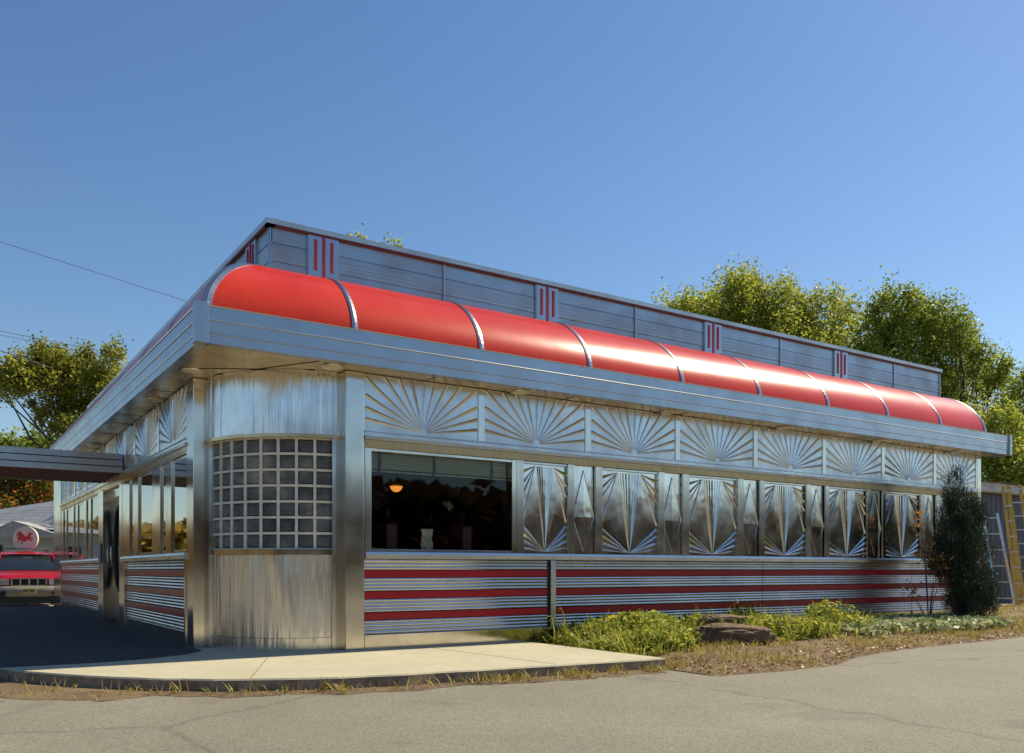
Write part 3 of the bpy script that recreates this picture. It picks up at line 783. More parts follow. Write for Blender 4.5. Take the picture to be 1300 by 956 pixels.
# ------------------------------------------------------------------ foliage tools
def leaf_quads(C, size, up=.3, aspect=1.6, bias=None):
    """C (n,3) centres -> quads with random orientation"""
    n = len(C)
    d = RNG.normal(size=(n,3)); d[:,2] = d[:,2]*.7
    if bias is not None: d = d*.5 + bias
    d /= np.linalg.norm(d, axis=1)[:,None]
    q = RNG.normal(size=(n,3)); q[:,2] += up*0; q -= d*(q*d).sum(1)[:,None]; q /= np.linalg.norm(q, axis=1)[:,None]
    s = size*(.6+.8*RNG.random(n))[:,None]
    a = C - d*s*.5; b = C + q*s*.5/aspect; c = C + d*s*.5; e = C - q*s*.5/aspect
    V = np.stack([a,b,c,e], 1).reshape(-1,3)
    return V, np.arange(4*n).reshape(-1,4)
def crown_points(blobs, n, fill=.5):
    """leaf-clump centres spread over blobs (c, r): mostly near their skins"""
    w_ = np.array([b[1][0]*b[1][1] + b[1][0]*b[1][2] for b in blobs]); w_ /= w_.sum()
    idx = RNG.choice(len(blobs), n, p=w_)
    c = np.array([b[0] for b in blobs])[idx]; r = np.array([b[1] for b in blobs])[idx]
    d = RNG.normal(size=(n,3)); d /= np.linalg.norm(d, axis=1)[:,None]
    rad = (fill + (1-fill)*RNG.random(n)**.6)[:,None]
    return c + d*rad*r
def tree(loc, height, blobs, mat, nl=9000, size=.22, label='', group=None, name='tree', trunk=.28, clumps=260, cr=.55, lean=(0,0), cat='tree'):
    e = empty(name, label, cat, loc, group=group)
    # clumps
    cc = crown_points(blobs, clumps, .45)
    per = nl//clumps
    C = np.repeat(cc, per, 0); d = RNG.normal(size=C.shape)*.5
    sc = (cr*(.6+.8*RNG.random(clumps)))[:,None]; d *= np.repeat(sc, per, 0); d[:,:2] *= .75; d[:,2] *= 1.0
    C = C + d
    V, Fq = leaf_quads(C, size)
    np_mesh('crown', V, Fq, mat, e)
    mb = MB(); cz = np.mean([b[0][2] for b in blobs]); 
    top = np.array([lean[0], lean[1], height*.72])
    pts = [(0,0,-.1),(.05,0,height*.15),(lean[0]*.4,lean[1]*.4,height*.4),tuple(top)]
    mb.tube(pts, [trunk,trunk*.8,trunk*.5,trunk*.15], 8)
    for k in range(min(26, clumps//6)):
        tgt = cc[k]; t0 = random.uniform(.25,.7); base = Vector(pts[1]).lerp(Vector(pts[3]), t0); tg = Vector(tgt)
        midp = base.lerp(tg, .5) + Vector((random.uniform(-.3,.3), random.uniform(-.3,.3), -.25))
        mb.tube([base, midp, tg], [trunk*.28, trunk*.16, trunk*.05], 5, cap=False)
    mb.build('trunk', M['bark'], e)
    return e
def blobs_from(px_list, t, base, depth=.8):
    """ellipsoid lobes given as (px, py, rx_px, rz_px): sizes as seen at distance t"""
    out = []
    for px, py, rx, rz in px_list:
        tt = t + random.uniform(-1,1)*depth
        p = at(px, tt); zc = .9+(724-py)*tt/1111; rm = rx*tt/1111; rzm = rz*tt/1111
        out.append(((p.x-base.x, p.y-base.y, zc-base.z), (rm, rm, rzm)))
    return out
def photo_tree(px, t, lobes, mat, label, **kw):
    lobes = [(a_, b_+kw.get('drop', 0), c_, d_) for a_, b_, c_, d_ in lobes]; kw.pop('drop', None)
    b = at(px, t, LOT); bl = blobs_from(lobes, t, b, kw.pop('depth', 1.2)); h = max(c[2]+r[2] for c, r in bl)
    return tree(tuple(b), h, bl, mat, label=label, **kw)

G1 = 'trees rising behind the diner roof'
photo_tree(935, 40, [(940,385,52,48),(905,392,50,30),(985,395,45,45),(865,385,28,18),(960,440,90,60),(1045,400,38,42),(1020,450,70,60),(1072,430,25,38),(935,352,26,14),(1000,365,18,12)], M['leafA'],
    'broad yellow green tree filling the skyline above the middle of the roof', drop=9, nl=66000, clumps=560, cr=.62, size=.14, group=G1, name='tree', trunk=.35)
photo_tree(1150, 36, [(1150,395,40,36),(1128,385,24,28),(1105,420,26,34),(1165,440,60,50),(1205,420,30,22),(1120,470,55,60),(1160,500,60,50),(1222,480,42,34)], M['leafB'],
    'green tree with ragged top left of the thin twigs above the awning end', drop=9, nl=42000, clumps=440, cr=.55, size=.135, group=G1, name='tree', trunk=.3)
photo_tree(1222, 35, [(1200,400,28,18),(1222,425,22,30),(1240,445,14,20),(1255,470,26,22),(1270,505,22,34)], M['leafB'],
    'thin sparse crown with bare twigs at the right of the rooftop trees', nl=6000, clumps=150, cr=.4, size=.13, group=G1, name='tree', trunk=.18)
photo_tree(1300, 33, [(1300,540,22,45),(1320,520,40,60),(1285,600,30,36),(1310,640,40,50),(1290,565,14,30)], M['leafB'],
    'dark green tree cut by the right edge beyond the shed', nl=24000, clumps=300, cr=.45, size=.12, group=G1, name='tree', trunk=.22)
photo_tree(1262, 30, [(1265,590,26,28),(1285,575,30,20),(1270,545,22,26),(1300,600,26,26),(1235,560,30,40)], M['leafA'],
    'sunlit yellow green bushy tree right behind the grey shed', nl=20000, clumps=240, cr=.45, size=.11, group=G1, name='tree', trunk=.15)
photo_tree(470, 46, [(448,309,14,5),(500,312,10,4),(470,340,50,16),(480,390,70,50)], M['leafA'],
    'treetop barely showing above the parapet near its front corner', nl=6000, clumps=160, cr=.5, size=.2, group=G1, name='tree', trunk=.3)
G2 = 'trees beyond the left end of the diner'
photo_tree(98, 31, [(60,470,48,24),(120,452,34,20),(100,480,60,26),(30,478,34,20),(70,520,34,22),(110,530,36,38),(138,500,26,40),(95,560,30,30),(10,490,26,12),(60,450,20,12),(148,455,14,16)], M['leafL'],
    'spreading olive green tree above the entrance canopy at left', nl=34000, clumps=250, cr=.40, size=.115, group=G2, name='tree', trunk=.25)
photo_tree(25, 46, [(10,575,40,18),(50,570,30,12),(70,600,36,30),(20,600,30,20)], M['leafB'],
    'dark distant tree peeping just over the canopy beam', nl=7000, clumps=130, cr=.6, size=.22, group=G2, name='tree')
photo_tree(20, 44, [(15,625,26,18),(0,650,30,18),(40,632,24,14),(60,622,24,18),(-20,620,30,30)], M['leafO'],
    'orange and yellow autumn tree under the canopy beam', nl=9000, clumps=150, cr=.55, size=.2, group=G2, name='tree')

# woods across the street, behind the camera and to the left: seen only as reflections
def wood(name, segs, h0, n, size, mat, label='brown olive mass of woods across the street, mirrored in the steel'):
    C = []
    for (x0,y0),(x1,y1) in segs:
        h = h0
        L = math.hypot(x1-x0, y1-y0); m = int(n*L/60)
        t = RNG.random(m); x = x0+(x1-x0)*t; y = y0+(y1-y0)*t
        hh = np.array([h*(.72+.35*noise.noise(Vector((a*.11, b*.11, 0)))+.16*noise.noise(Vector((a*.5, b*.5, 5)))) for a, b in zip(x, y)])
        z = hh*RNG.random(m)**.7
        C.append(np.stack([x+RNG.normal(size=m)*1.6, y+RNG.normal(size=m)*1.6, z+LOT], 1))
    C = np.concatenate(C); V, Fq = leaf_quads(C, size, aspect=1.1)
    return tag(np_mesh(name, V, Fq, mat), label, 'woods', kind='stuff')
wood('far_woods', [((-50,-36),(0,-46)),((0,-46),(60,-46)),((60,-46),(110,-20))], 9.0, 5600, 1.5, M['wood_far'])
M['wood_gold'] = leaf('golden_hedgerow_leaves', [(0,(.12,.085,.015)),(.5,(.28,.18,.03)),(1,(.46,.29,.05))], .35)
wood('hedgerow', [((-50,-36),(-46,0)),((-46,0),(-44,40)),((-44,40),(-34,85)),((-34,85),(-4,112)),((-4,112),(8,112))], 8.5, 4600, 1.3, M['wood_gold'], 'golden green hedgerow along the left side of the lot, mirrored in the side windows')

# ------------------------------------------------------------------ shrub by the corner
def juniper(loc):
    e = empty('juniper_shrub', 'dark conical juniper shrub with ragged base at the right end of the diner wall', 'shrub', loc)
    Rr = R2; Ff = F2
    def L(a, d, z): p = Rr*a + Ff*d; return (p.x, p.y, z)
    lobes_ = 0
    lobes = [(L(-.10,0,2.3),(.20,.20,.42)),(L(.0,0,1.95),(.36,.36,.42)),(L(.22,0,1.9),(.26,.26,.36)),(L(-.02,0,1.5),(.48,.45,.42)),(L(.22,.05,1.25),(.40,.4,.4)),
             (L(-.25,0,1.15),(.36,.34,.28)),(L(.02,0,.9),(.42,.4,.36)),(L(.42,0,.65),(.30,.3,.40)),(L(.28,0,.35),(.42,.4,.30)),(L(-.05,.05,.45),(.24,.24,.40)),(L(-.48,0,1.0),(.20,.2,.14))]
    cc = crown_points(lobes, 620, .45); per = 50
    C = np.repeat(cc, per, 0) + RNG.normal(size=(620*per,3))*np.array([.055,.055,.07])
    n = len(C)
    d = RNG.normal(size=(n,3))*.45 + np.array([0,0,.9]) + .35*(C-np.array([0,0,1.2]))/np.array([.5,.5,3]); d /= np.linalg.norm(d, axis=1)[:,None]
    q = np.cross(d, RNG.normal(size=(n,3))); q /= np.linalg.norm(q, axis=1)[:,None]
    s = (.05+.07*RNG.random(n))[:,None]
    V = np.stack([C-q*.006, C+q*.006, C+d*s], 1).reshape(-1,3)
    np_mesh('foliage', V, np.arange(3*n).reshape(-1,3), M['juniper'], e)
    cc2 = crown_points([(L(-.35,0,.95),(.3,.25,.22)),(L(.05,0,.75),(.3,.3,.25)),(L(.3,0,1.05),(.25,.25,.3))], 90, .5)
    C2 = np.repeat(cc2, 26, 0) + RNG.normal(size=(90*26,3))*.06
    V, Fq = leaf_quads(C2, .05, aspect=3); np_mesh('dead_needles', V, Fq, M['brownneedle'], e)
    mb = MB()
    for k in range(16):
        a = random.uniform(-.06,.06); tx = random.uniform(-.42,.42); tz = random.uniform(.6,2.2); td = random.uniform(-.2,.2)
        mb.tube([L(a,0,-.05), L(a+tx*.35,td*.4,tz*.35), L(tx,td,tz)], [.028,.018,.005], 6, cap=False)
    mb.tube([L(0,0,-.05),L(.0,0,1.2),L(-.05,0,2.3)], [.05,.035,.01], 8)
    mb.build('stem', M['twig'], e)
juniper((12.42,-.80,-.05)); bpy.data.objects['juniper_shrub'].scale = (.9,.9,1)
e = empty('dry_sapling', 'thin sapling with orange dying leaves left of the dark juniper', 'sapling', (11.75,-.62,-.04))
def Lr(a, d, z): p = R2*a + F2*d; return (p.x, p.y, z)
mb = MB(); tips = []
for k in range(7):
    tp = Lr(random.uniform(-.25,.22), random.uniform(-.15,.15), random.uniform(.9,1.95)); tips.append(tp)
    mb.tube([(0,0,-.03), (tp[0]*.4, tp[1]*.4, tp[2]*.5), tp], [.010,.007,.003], 5, cap=False)
for tp in ((Lr(-.42,-.1,.62)), Lr(-.3,-.1,.5)):
    tips.append(tp); mb.tube([(0,0,0), (tp[0]*.6, tp[1]*.6, tp[2]*.7), tp], [.008,.005,.003], 5, cap=False)
mb.build('stem', M['twig'], e)
C = np.repeat(np.array(tips), 22, 0) + RNG.normal(size=(len(tips)*22,3))*np.array([.07,.07,.13])
V, Fq = leaf_quads(C, .075, aspect=2); np_mesh('leaves', V, Fq, M['orangeleaf'], e)

# ------------------------------------------------------------------ ground cover
def blades(C, length, width, lean=.5):
    n = len(C); d = RNG.normal(size=(n,3))*lean; d[:,2] = 1; d /= np.linalg.norm(d, axis=1)[:,None]
    q = np.cross(d, RNG.normal(size=(n,3))); q[:,2] *= .2; q /= np.linalg.norm(q, axis=1)[:,None]
    L = (length*(.5+RNG.random(n)))[:,None]; w_ = width*(.6+.8*RNG.random(n))[:,None]
    dr = d.copy(); dr[:,2] -= .9*RNG.random(n); 
    mid = C + d*L*.55; tip = mid + dr/np.linalg.norm(dr,axis=1)[:,None]*L*.5
    V = np.stack([C-q*w_*.5, C+q*w_*.5, mid+q*w_*.5, mid-q*w_*.5, tip+q*w_*.06, tip-q*w_*.06], 1).reshape(-1,3)
    b = np.arange(n)[:,None]*6
    return V, np.concatenate([b+np.array([0,1,2,3]), b+np.array([3,2,4,5])], 0).reshape(-1,4)
def scatter(n, x0, x1, fn, dens):
    out = []
    while len(out) < n:
        x = random.uniform(x0, x1); y = fn(x)
        if random.random() < dens(x, y): out.append((x, y, bed_z(x, y)))
    return np.array(out)
def dens_veg(x, y):
    if abs(x-5.6) < .75 and -2.4 < y < -1.35 or abs(x-6.4) < .5 and -1.15 < y < -.7: return 0
    k = noise.noise(Vector((x*1.3, y*1.6, 7)))*.5+.5
    u = (y-fy(x))/(0-fy(x))
    return max(0, min(1, (u-.10)*2.2))*(.25+.9*k)
# tall bright weeds close to the wall, leafy
def yb(lo, hi):  return lambda x: fy(x)+(-.06-fy(x))*random.uniform(lo, hi)
C = scatter(2600, 3.9, 9.0, yb(.40,1), lambda x, y: (.35 if x > 8 else 1)*dens_veg(x,y)*(.35 + .65*max(0, noise.noise(Vector((x*1.1,y,2)))*2+.6)))
hgt = np.array([.05+.30*max(0, noise.noise(Vector((c[0]*1.1,c[1],2)))*1.6+.45) for c in C])
rep = 7
CC2 = np.repeat(C, rep, 0); hh = np.repeat(hgt, rep); CC2[:,2] += hh*RNG.random(len(CC2)); CC2[:,:2] += RNG.normal(size=(len(CC2),2))*.05
CC2[:,1] = np.minimum(CC2[:,1], -.05)
V1, F1 = leaf_quads(CC2, .075, aspect=2.2)
V2, F2q = blades(np.concatenate([C, C[::2]]), .30, .010, .6)
V = np.concatenate([V1, V2]); Fq = np.concatenate([F1, F2q+len(V1)])
tag(np_mesh('weeds', V, Fq, M['weed']), 'bright leafy weeds growing along the foot of the front wall', 'weeds', kind='stuff')
# pale broad leaves further right
C = scatter(520, 8.3, 12.6, yb(.30,.85), lambda x, y: .9 if noise.noise(Vector((x*1.6,y*2,5))) > -.25 else .1)
rep = 7; CC2 = np.repeat(C, rep, 0); CC2[:,2] += .05+.10*RNG.random(len(CC2)); CC2[:,:2] += RNG.normal(size=(len(CC2),2))*.055
V1, F1 = leaf_quads(CC2, .10, aspect=1.8); V2, F2q = blades(C, .16, .014, .6)
V = np.concatenate([V1, V2]); Fq = np.concatenate([F1, F2q+len(V1)])
tag(np_mesh('hosta_leaves', V, Fq, M['weedpale']), 'pale broad leaved ground plants between the stones and the juniper', 'plants', kind='stuff')
# short dry grass over the bed and at the kerb
C = scatter(15000, 3.75, 27, lambda x: fy(x)+random.uniform(.03,(2.0 if x < 14.6 else 4.6)) , lambda x, y: (0 if (x < 14.6 and y > -.05) else 1)*(.10+.9*max(0, min(1, noise.noise(Vector((x*1.1,y*1.4,9)))*2.2+.65)))*min(1, (y-fy(x))/.5))
kerb = []
for k in range(3000):
    x, y, ox, oy, wd = random.choice(KP)
    q = noise.noise(Vector((x*2.4, y*2.4, 3)))
    if (q > -.05 or random.random() < .15) and (x > .3 or random.random() < .3):
        d_ = abs(random.gauss(0,.5))*wd + .02; kerb.append((x+ox*d_+random.uniform(-.06,.06), y+oy*d_, LOT+.012))
for k in range(700):
    yy = random.uniform(-2.7,-.1); kerb.append((3.76+abs(random.gauss(0,.10)), yy, LOT+.02))
C = np.concatenate([C, np.array(kerb)])
V, Fq = blades(C, .085, .008, .6)
tag(np_mesh('dry_grass', V, Fq, M['drygrass']), 'short dry grass fringing the kerb and the planting bed', 'grass', kind='stuff')
C = scatter(4200, 3.75, 24, lambda x: fy(x)+abs(random.gauss(.25,.5)), lambda x, y: 0 if (x < 14.6 and y > -.06) else 1)
C[:,2] += .006
V, Fq = leaf_quads(C, .05, aspect=1.5); V[:,2] = np.repeat(C[:,2],4) + (V[:,2]-np.repeat(C[:,2],4))*.35 + .006
tag(np_mesh('leaf_litter', V, Fq, M['litter']), 'brown fallen leaves scattered along the edge of the bed', 'leaf litter', kind='stuff')

def seed_weed(x, y, h, label, lean=(.1,0)):
    e = empty('grass_weed', label, 'weed', (x, y, max(bed_z(x,y), LOT+.01)), group='seeding weeds standing above the rest')
    mb = MB(); C = []
    for k in range(5):
        dx, dy = lean[0]+random.uniform(-.09,.09), lean[1]+random.uniform(-.06,.06); hh = h*random.uniform(.65,1)
        p = [(0,0,0),(dx*.3,dy*.3,hh*.5),(dx*.8,dy*.8,hh*.9),(dx*1.6,dy*1.6,hh*.98),(dx*2.1,dy*2.1,hh*.9)]
        mb.tube(p, [.004,.0035,.003,.009,.002], 5, cap=False)
        for q in range(5): t = random.random(); C.append((dx*.4*t, dy*.4*t, hh*.6*t))
    mb.build('stem', M['drygrass'], e)
    V, Fq = blades(np.array(C), .13, .012, .8); np_mesh('leaf', V, Fq, M['weed'], e)
seed_weed(4.05,-.45,.50,'tall drooping grass weed beside the thin post, where the pavement ends', (-.06,.03))
seed_weed(5.35,-.5,.42,'single upright seed head in the weeds left of the big stone', (.02,0))
seed_weed(4.45,-.7,.40,'short bushy grass weed close to the slab corner', (-.03,-.02))
seed_weed(8.55,-.6,.38,'leaning grass weed right of the big stone', (.10,.02))
seed_weed(9.6,-.7,.36,'thin grass weed beside the small dark stones', (-.05,.02))
seed_weed(7.2,-.35,.50,'tall pale seed head rising behind the flat stone', (.06,-.03))

# ------------------------------------------------------------------ stones
def stone(loc, dims, rz, label, seed):
    bm = bmesh.new(); bmesh.ops.create_icosphere(bm, subdivisions=5, radius=1)
    for v in bm.verts:
        n_ = v.co.normalized(); s = Vector((abs(n_.x)**.7*math.copysign(1,n_.x), abs(n_.y)**.7*math.copysign(1,n_.y), abs(n_.z)**.6*math.copysign(1,n_.z)))
        k = 1 + .16*noise.noise(n_*1.5+Vector((seed,0,0))) + .09*noise.noise(n_*4+Vector((0,seed,0))) + .035*noise.noise(n_*11)
        v.co = Vector((s.x*dims[0]/2*k, s.y*dims[1]/2*k, s.z*dims[2]/2*k))
    me = bpy.data.meshes.new('stone'); bm.to_mesh(me); bm.free(); me.materials.append(M['rock'])
    o = bpy.data.objects.new('stone', me); COL.objects.link(o); o.location = loc; o.rotation_euler = (0,random.uniform(-.05,.05),rz)
    return tag(o, label, 'stone', 'stones edging the planting bed')
stone((5.74,-1.66,.085), (.96,.44,.29), -.45, 'big brown stone with sunlit top lying in the weeds', 1.3)
stone((6.55,-.80,.20), (.74,.34,.17), -.25, 'flat stone in the weeds between the big stone and the wall', 4.1)
stone((10.35,-1.0,.03), (.42,.3,.22), .2, 'small dark stone under the wall, nearer the big stone of the two small ones', 7.7)
stone((11.2,-.95,.01), (.36,.3,.16), .7, 'small dark stone in the shade closest to the juniper', 9.2)
tw = MB(); p = Vector((10.3,-2.25,LOT+.03)); tw.tube([p, p+Vector((.15,-.05,.01)), p+Vector((.33,-.08,.0))], .012, 6)
tag(tw.build('fallen_twig', simple('bleached_twig', (.5,.38,.26), .8)), 'pale fallen twig lying on the bed edge by the asphalt', 'twig')

# ------------------------------------------------------------------ shed and ladders
sx, sy = 21.2, 3.6
shed = empty('shed', 'grey blue shed with pale roof edge past the right end of the diner', 'shed', (sx, sy, LOT))
mb = MB()
for k in range(60): mb.box(.12*k, .12*k+.117, -.008 if k % 2 else 0, 4, 0, 3.14)
mb.build('wall', simple('grey_blue_siding', (.085,.095,.125), .6, nscale=2, var=.3), shed)
mb = MB(); mb.box(-.3,7.3,-.22,4.2,3.15,3.40); mb.build('roof', simple('weathered_white_roof', (.62,.60,.55), .7, nscale=3, var=.3), shed, bevel=.02)
mb = MB()
rows = []
for i in range(26):
    rows.append([(-.32+.3*i, -.30+.11*j+.03*noise.noise(Vector((i,j,0))), 3.405+.06*abs(noise.noise(Vector((i*.7,j*.9,2))))) for j in range(8)])
mb.grid(rows, 0, True); mb.build('roof_tarp', simple('pale_tarp', (.62,.60,.58), .6, nscale=5, var=.25, bstr=.6, bscale=8), shed)
lad_y = simple('yellow_fibreglass', (.60,.37,.05), .45, nscale=4, var=.25); alu = simple('ladder_aluminium', (.75,.73,.68), .35, 1, var=.15)
def ladder(name, label, base, head, width, mat, nr, rw=.06):
    e = empty(name, label, 'ladder', base)
    b0 = Vector((0,0,0)); h = Vector(head)-Vector(base); side = h.cross(Vector((0,0,1))); side.normalize() if side.length > 1e-4 else None
    side = Vector((R2.x,R2.y,0)) if True else side
    for s_ in (-.5,.5):
        mb = MB(); mb.bar(b0+side*width*s_, h+side*width*s_*.8, rw, .03, 0, up=(F2.x,F2.y,0)); mb.build('rail', mat, e)
    for k in range(nr):
        t = (k+.7)/nr; c = h*t; ww = width*(1-.2*t); mb = MB(); mb.bar(c-side*ww/2, c+side*ww/2, .045, .03); mb.build('rung', alu, e)
    return e
b = at(1306, 23.0, LOT); hd = at(1287, 23.6, 3.2)
ladder('extension_ladder', 'tall yellow ladder leaning against the grey shed', b, hd, .42, lad_y, 9, .085)
b = at(1278, 22.6, LOT); hd = at(1257, 23.0, 2.4)
ladder('step_ladder', 'pale aluminium stepladder between the juniper and the yellow ladder', b, hd, .46, alu, 6, .06)
b = at(1297, 22.4, LOT); hd = at(1277, 23.1, 3.12)
l3 = ladder('wooden_ladder', 'narrow yellow ladder closest to the diner end, against the shed', b, hd, .20, lad_y, 8, .07)
mb = MB(); mb.box(-.25,.35,-.15,.2,.0,.10)
tag(mb.build('paving_block', simple('pale_concrete_block', (.5,.48,.44), .9), bevel=.01), 'pale concrete block at the foot of the ladders', 'block'); bpy.data.objects['paving_block'].location = at(1268, 23.0, LOT+.01)

# ------------------------------------------------------------------ red car
def car():
    pos = at(37, 22.9, LOT); ang = math.atan2(CAM.y-pos.y, CAM.x-pos.x)+.03      # nose towards the camera
    e = empty('parked_car', 'red estate car with silver bumper and roof rails parked nose on at left', 'car', pos, ang)
    paint = simple('red_car_paint', (.36,.004,.006), .25, var=.06, coat=.35); glass, nt, b_ = new_mat('car_glass')
    b_.inputs['Base Color'].default_value = (.015,.02,.025,1); b_.inputs['Roughness'].default_value = .05
    trim = simple('black_trim', (.02,.02,.02), .5); silver = simple('bumper_grey', (.26,.235,.20), .45, .3, var=.2); chrome = simple('chrome', (.8,.8,.8), .12, 1, var=.02)
    def loft(secs, mb, mi=0, n=5):
        # secs: (x, halfwidth bottom, halfwidth top, z0, z1)
        rows = []
        for x, wb, wt, z0_, z1_ in secs:
            r_ = []
            for a in range(6): t = a/5; r_.append((x, -(wb+(wt-wb)*t), z0_+(z1_-z0_)*(t*.9)))
            for a in range(7):
                t = -1+2*a/6; r_.append((x, wt*.96*t, z1_-(.02*abs(t)**3)))
            for a in range(6): t = 1-a/5; r_.append((x, (wb+(wt-wb)*t), z0_+(z1_-z0_)*(t*.9)))
            rows.append(r_)
        mb.grid(rows, mi, True, True)
        for r_ in (rows[0], rows[-1]): mb.add(r_, [tuple(range(len(r_)))], mi)
    mb = MB()
    loft([(0,.70,.66,.42,.80),(-.06,.82,.76,.38,.86),(-.3,.86,.80,.34,.93),(-.9,.87,.82,.32,.99),(-1.25,.87,.83,.32,1.02),(-2.2,.87,.84,.30,1.03),(-3.4,.87,.83,.32,1.04),(-4.2,.85,.78,.36,1.02),(-4.4,.78,.70,.42,.95)], mb)
    # wheel arch flares
    mb.build('body', paint, e)
    mb = MB()
    loft([(-1.20,.78,.74,.98,1.03),(-1.85,.77,.62,1.0,1.46),(-2.3,.77,.60,1.0,1.53),(-3.9,.77,.60,1.0,1.52),(-4.3,.76,.68,1.0,1.08)], mb)
    mb.build('windows', glass, e)
    mb = MB()
    loft([(-1.80,.60,.58,1.455,1.475),(-2.1,.63,.60,1.49,1.545),(-2.9,.63,.61,1.50,1.565),(-3.95,.63,.58,1.48,1.545)], mb)
    for s_ in (-1,1):
        mb.bar((-1.22,s_*.775,1.0), (-1.86,s_*.635,1.46), .06, .045, 0, up=(1,0,1))
        mb.bar((-2.6,s_*.80,1.02), (-2.6,s_*.64,1.50), .05, .07, 0, up=(1,0,0)); mb.bar((-4.28,s_*.77,1.02), (-3.95,s_*.62,1.52), .08, .06, 0, up=(1,0,0))
    mb.build('roof', paint, e)
    for s_ in (-1,1):
        mb = MB(); mb.tube([(-2.0,s_*.56,1.55),(-2.1,s_*.56,1.61),(-3.8,s_*.56,1.62),(-3.9,s_*.56,1.56)], .016, 6); mb.build('roof_rail', trim, e)
    mb = MB(); mb.tube([(-2.3,-.56,1.63),(-2.3,.56,1.63)], .013, 6); mb.build('cross_bar', trim, e)
    # grille
    mb = MB(); mb.box(-.10,.022,-.40,.40,.625,.80); g_ = mb.build('grille', trim, e, bevel=.02)
    mb = MB()
    for y_ in (-.27,0,.27)[0:0]: pass
    mb.bar((.03,-.40,.805),(.03,.40,.805), .03, .022, 0); mb.bar((.03,-.36,.625),(.03,.36,.625), .03, .022, 0)
    for y_ in (-.395,-.20,.0,.20,.395): mb.bar((.03,y_,.63),(.03,y_,.80), .035, .03, 0, up=(1,0,0))
    mb.build('grille_bars', chrome, g_)
    for s_ in (-1,1):
        mb = MB(); n = 10
        rows = [[(x, s_*(y+.0), z_) for (y, z_) in ((.46,.64),(.46,.78),(.56,.80),(.72,.79),(.80,.76),(.80,.66),(.70,.64))] for x in (.0,.045)]
        rows[1] = [(x-.18*max(0,abs(y)-.5), y, z_) for x, y, z_ in rows[1]]; rows[0] = [(x-.3, y, z_) for x, y, z_ in rows[0]]
        mb.grid(rows, 0, False, True); mb.add(rows[1], [tuple(range(7))], 0)
        h_ = mb.build('headlight', simple('headlight_glass', (.55,.60,.66), .1, .6, var=.1), e)
        mb = MB(); mb.tube([(-.06,s_*.60,.585),(.085,s_*.60,.585)], .001, 6)
        mb = MB(); mb.tube([(.10,s_*.60,.42),(.155,s_*.60,.42)], .075, 14); mb.build('fog_lamp', trim, e)
        mb = MB(); mb.box(-1.45,-1.25,s_*.86,s_*1.02,1.02,1.15); mb.build('mirror', paint, e, bevel=.03)
    mb = MB()
    rows = []
    for z_, dx in ((.30,.06),(.34,.13),(.48,.15),(.585,.14),(.61,.06)):
        rows.append([(dx-.16*abs(t)**4, .86*t, z_) for t in [-1+k/8 for k in range(17)]])
    mb.grid(rows, 0, True)
    for s_ in (-1,1): mb.box(-.5,-.03,s_*.80,s_*.865,.34,.60)
    mb.build('bumper', silver, e)
    mb = MB(); mb.box(.12,-.2,-.78,.78,.15,.335); mb.build('lower_intake', trim, e)
    mb = MB(); mb.box(.152,.166,-.16,.16,.41,.55); pl = mb.build('licence_plate', simple('cream_plate', (.60,.48,.18), .5, var=.1), e, bevel=.004)
    mb = MB()
    for k, y_ in enumerate((-.125,-.085,-.045,.02,.06,.10)): mb.box(.167,.169,y_-.012,y_+.012,.445,.52)
    mb.build('plate_characters', trim, pl)
    for x_ in (-.85,-3.45):
        for s_ in (-1,1):
            mb = MB(); mb.tube([(x_,s_*.66,.31),(x_,s_*.87,.31)], .31, 24); w_ = mb.build('wheel', M['rubber'], e)
            mb = MB(); mb.tube([(x_,s_*.872,.31),(x_,s_*.88,.31)], .19, 20); mb.build('rim', chrome, w_)
    mb = MB(); mb.box(-1.78,-1.70,-.10,.10,1.34,1.385); mb.build('interior_mirror', simple('pale_mirror_back', (.6,.62,.6), .3), e)  # mirror back in one pale grey
    mb = MB()
    for x0_, z0_, x1_, z1_, y_ in ((-1.30,1.055,-1.62,1.26,.12),(-1.30,1.055,-1.62,1.26,-.55)): mb.bar((x0_+.02,y_,z0_+.02),(x1_+.02,y_+.42,z1_+.02), .016, .012)
    mb.build('wiper', trim, e)
    mb = MB(); mb.tube([(.035,0,.72),(.055,0,.72)], .03, 14); mb.build('badge', chrome, e)
car()

# ------------------------------------------------------------------ station building and round sign
b0 = at(30, 37, LOT)
st = empty('station_building', 'low building with long pale grey roof behind the red car', 'building', b0, math.atan2(F2.y, F2.x)-PI/2)
mb = MB(); mb.box(-6,7,0,7,0,2.75); mb.build('wall', simple('station_wall', (.50,.50,.47), .8, var=.15), st)
mb = MB()
xs = [-7,-3.0,2.6,8]
# long roof plane rising to the right, small gable in front
mb.add([(-7,-.6,2.72),(8,-.6,2.72),(8,4,5.9),(1.9,4,4.7),(-7,4,3.3)], [(0,1,2,3,4)])
mb.add([(-7,4,3.3),(1.9,4,4.7),(8,4,5.9),(8,8.5,2.72),(-7,8.5,2.72)], [(0,1,2,3,4)])
mb.build('roof', simple('grey_shingles', (.27,.285,.31), .75, nscale=2, var=.2), st)
mb = MB()
for k in range(9):
    z_ = 2.80+.16*k; y_ = -.6+(z_-2.72)*2.2; mb.bar((-5+.75*k,y_-.02,z_+.02), (-1.6+.72*k,y_+.12,z_+.10), .05, .02)
mb.build('roof_batten', simple('pale_batten', (.62,.60,.55), .7), st)
mb = MB(); mb.add([(-1.0,-.95,2.35),(1.9,-.95,2.35),(1.9,-.95,2.5),(.1,-.95,3.05),(-1.0,-.95,2.55)], [(0,1,2,3,4)])
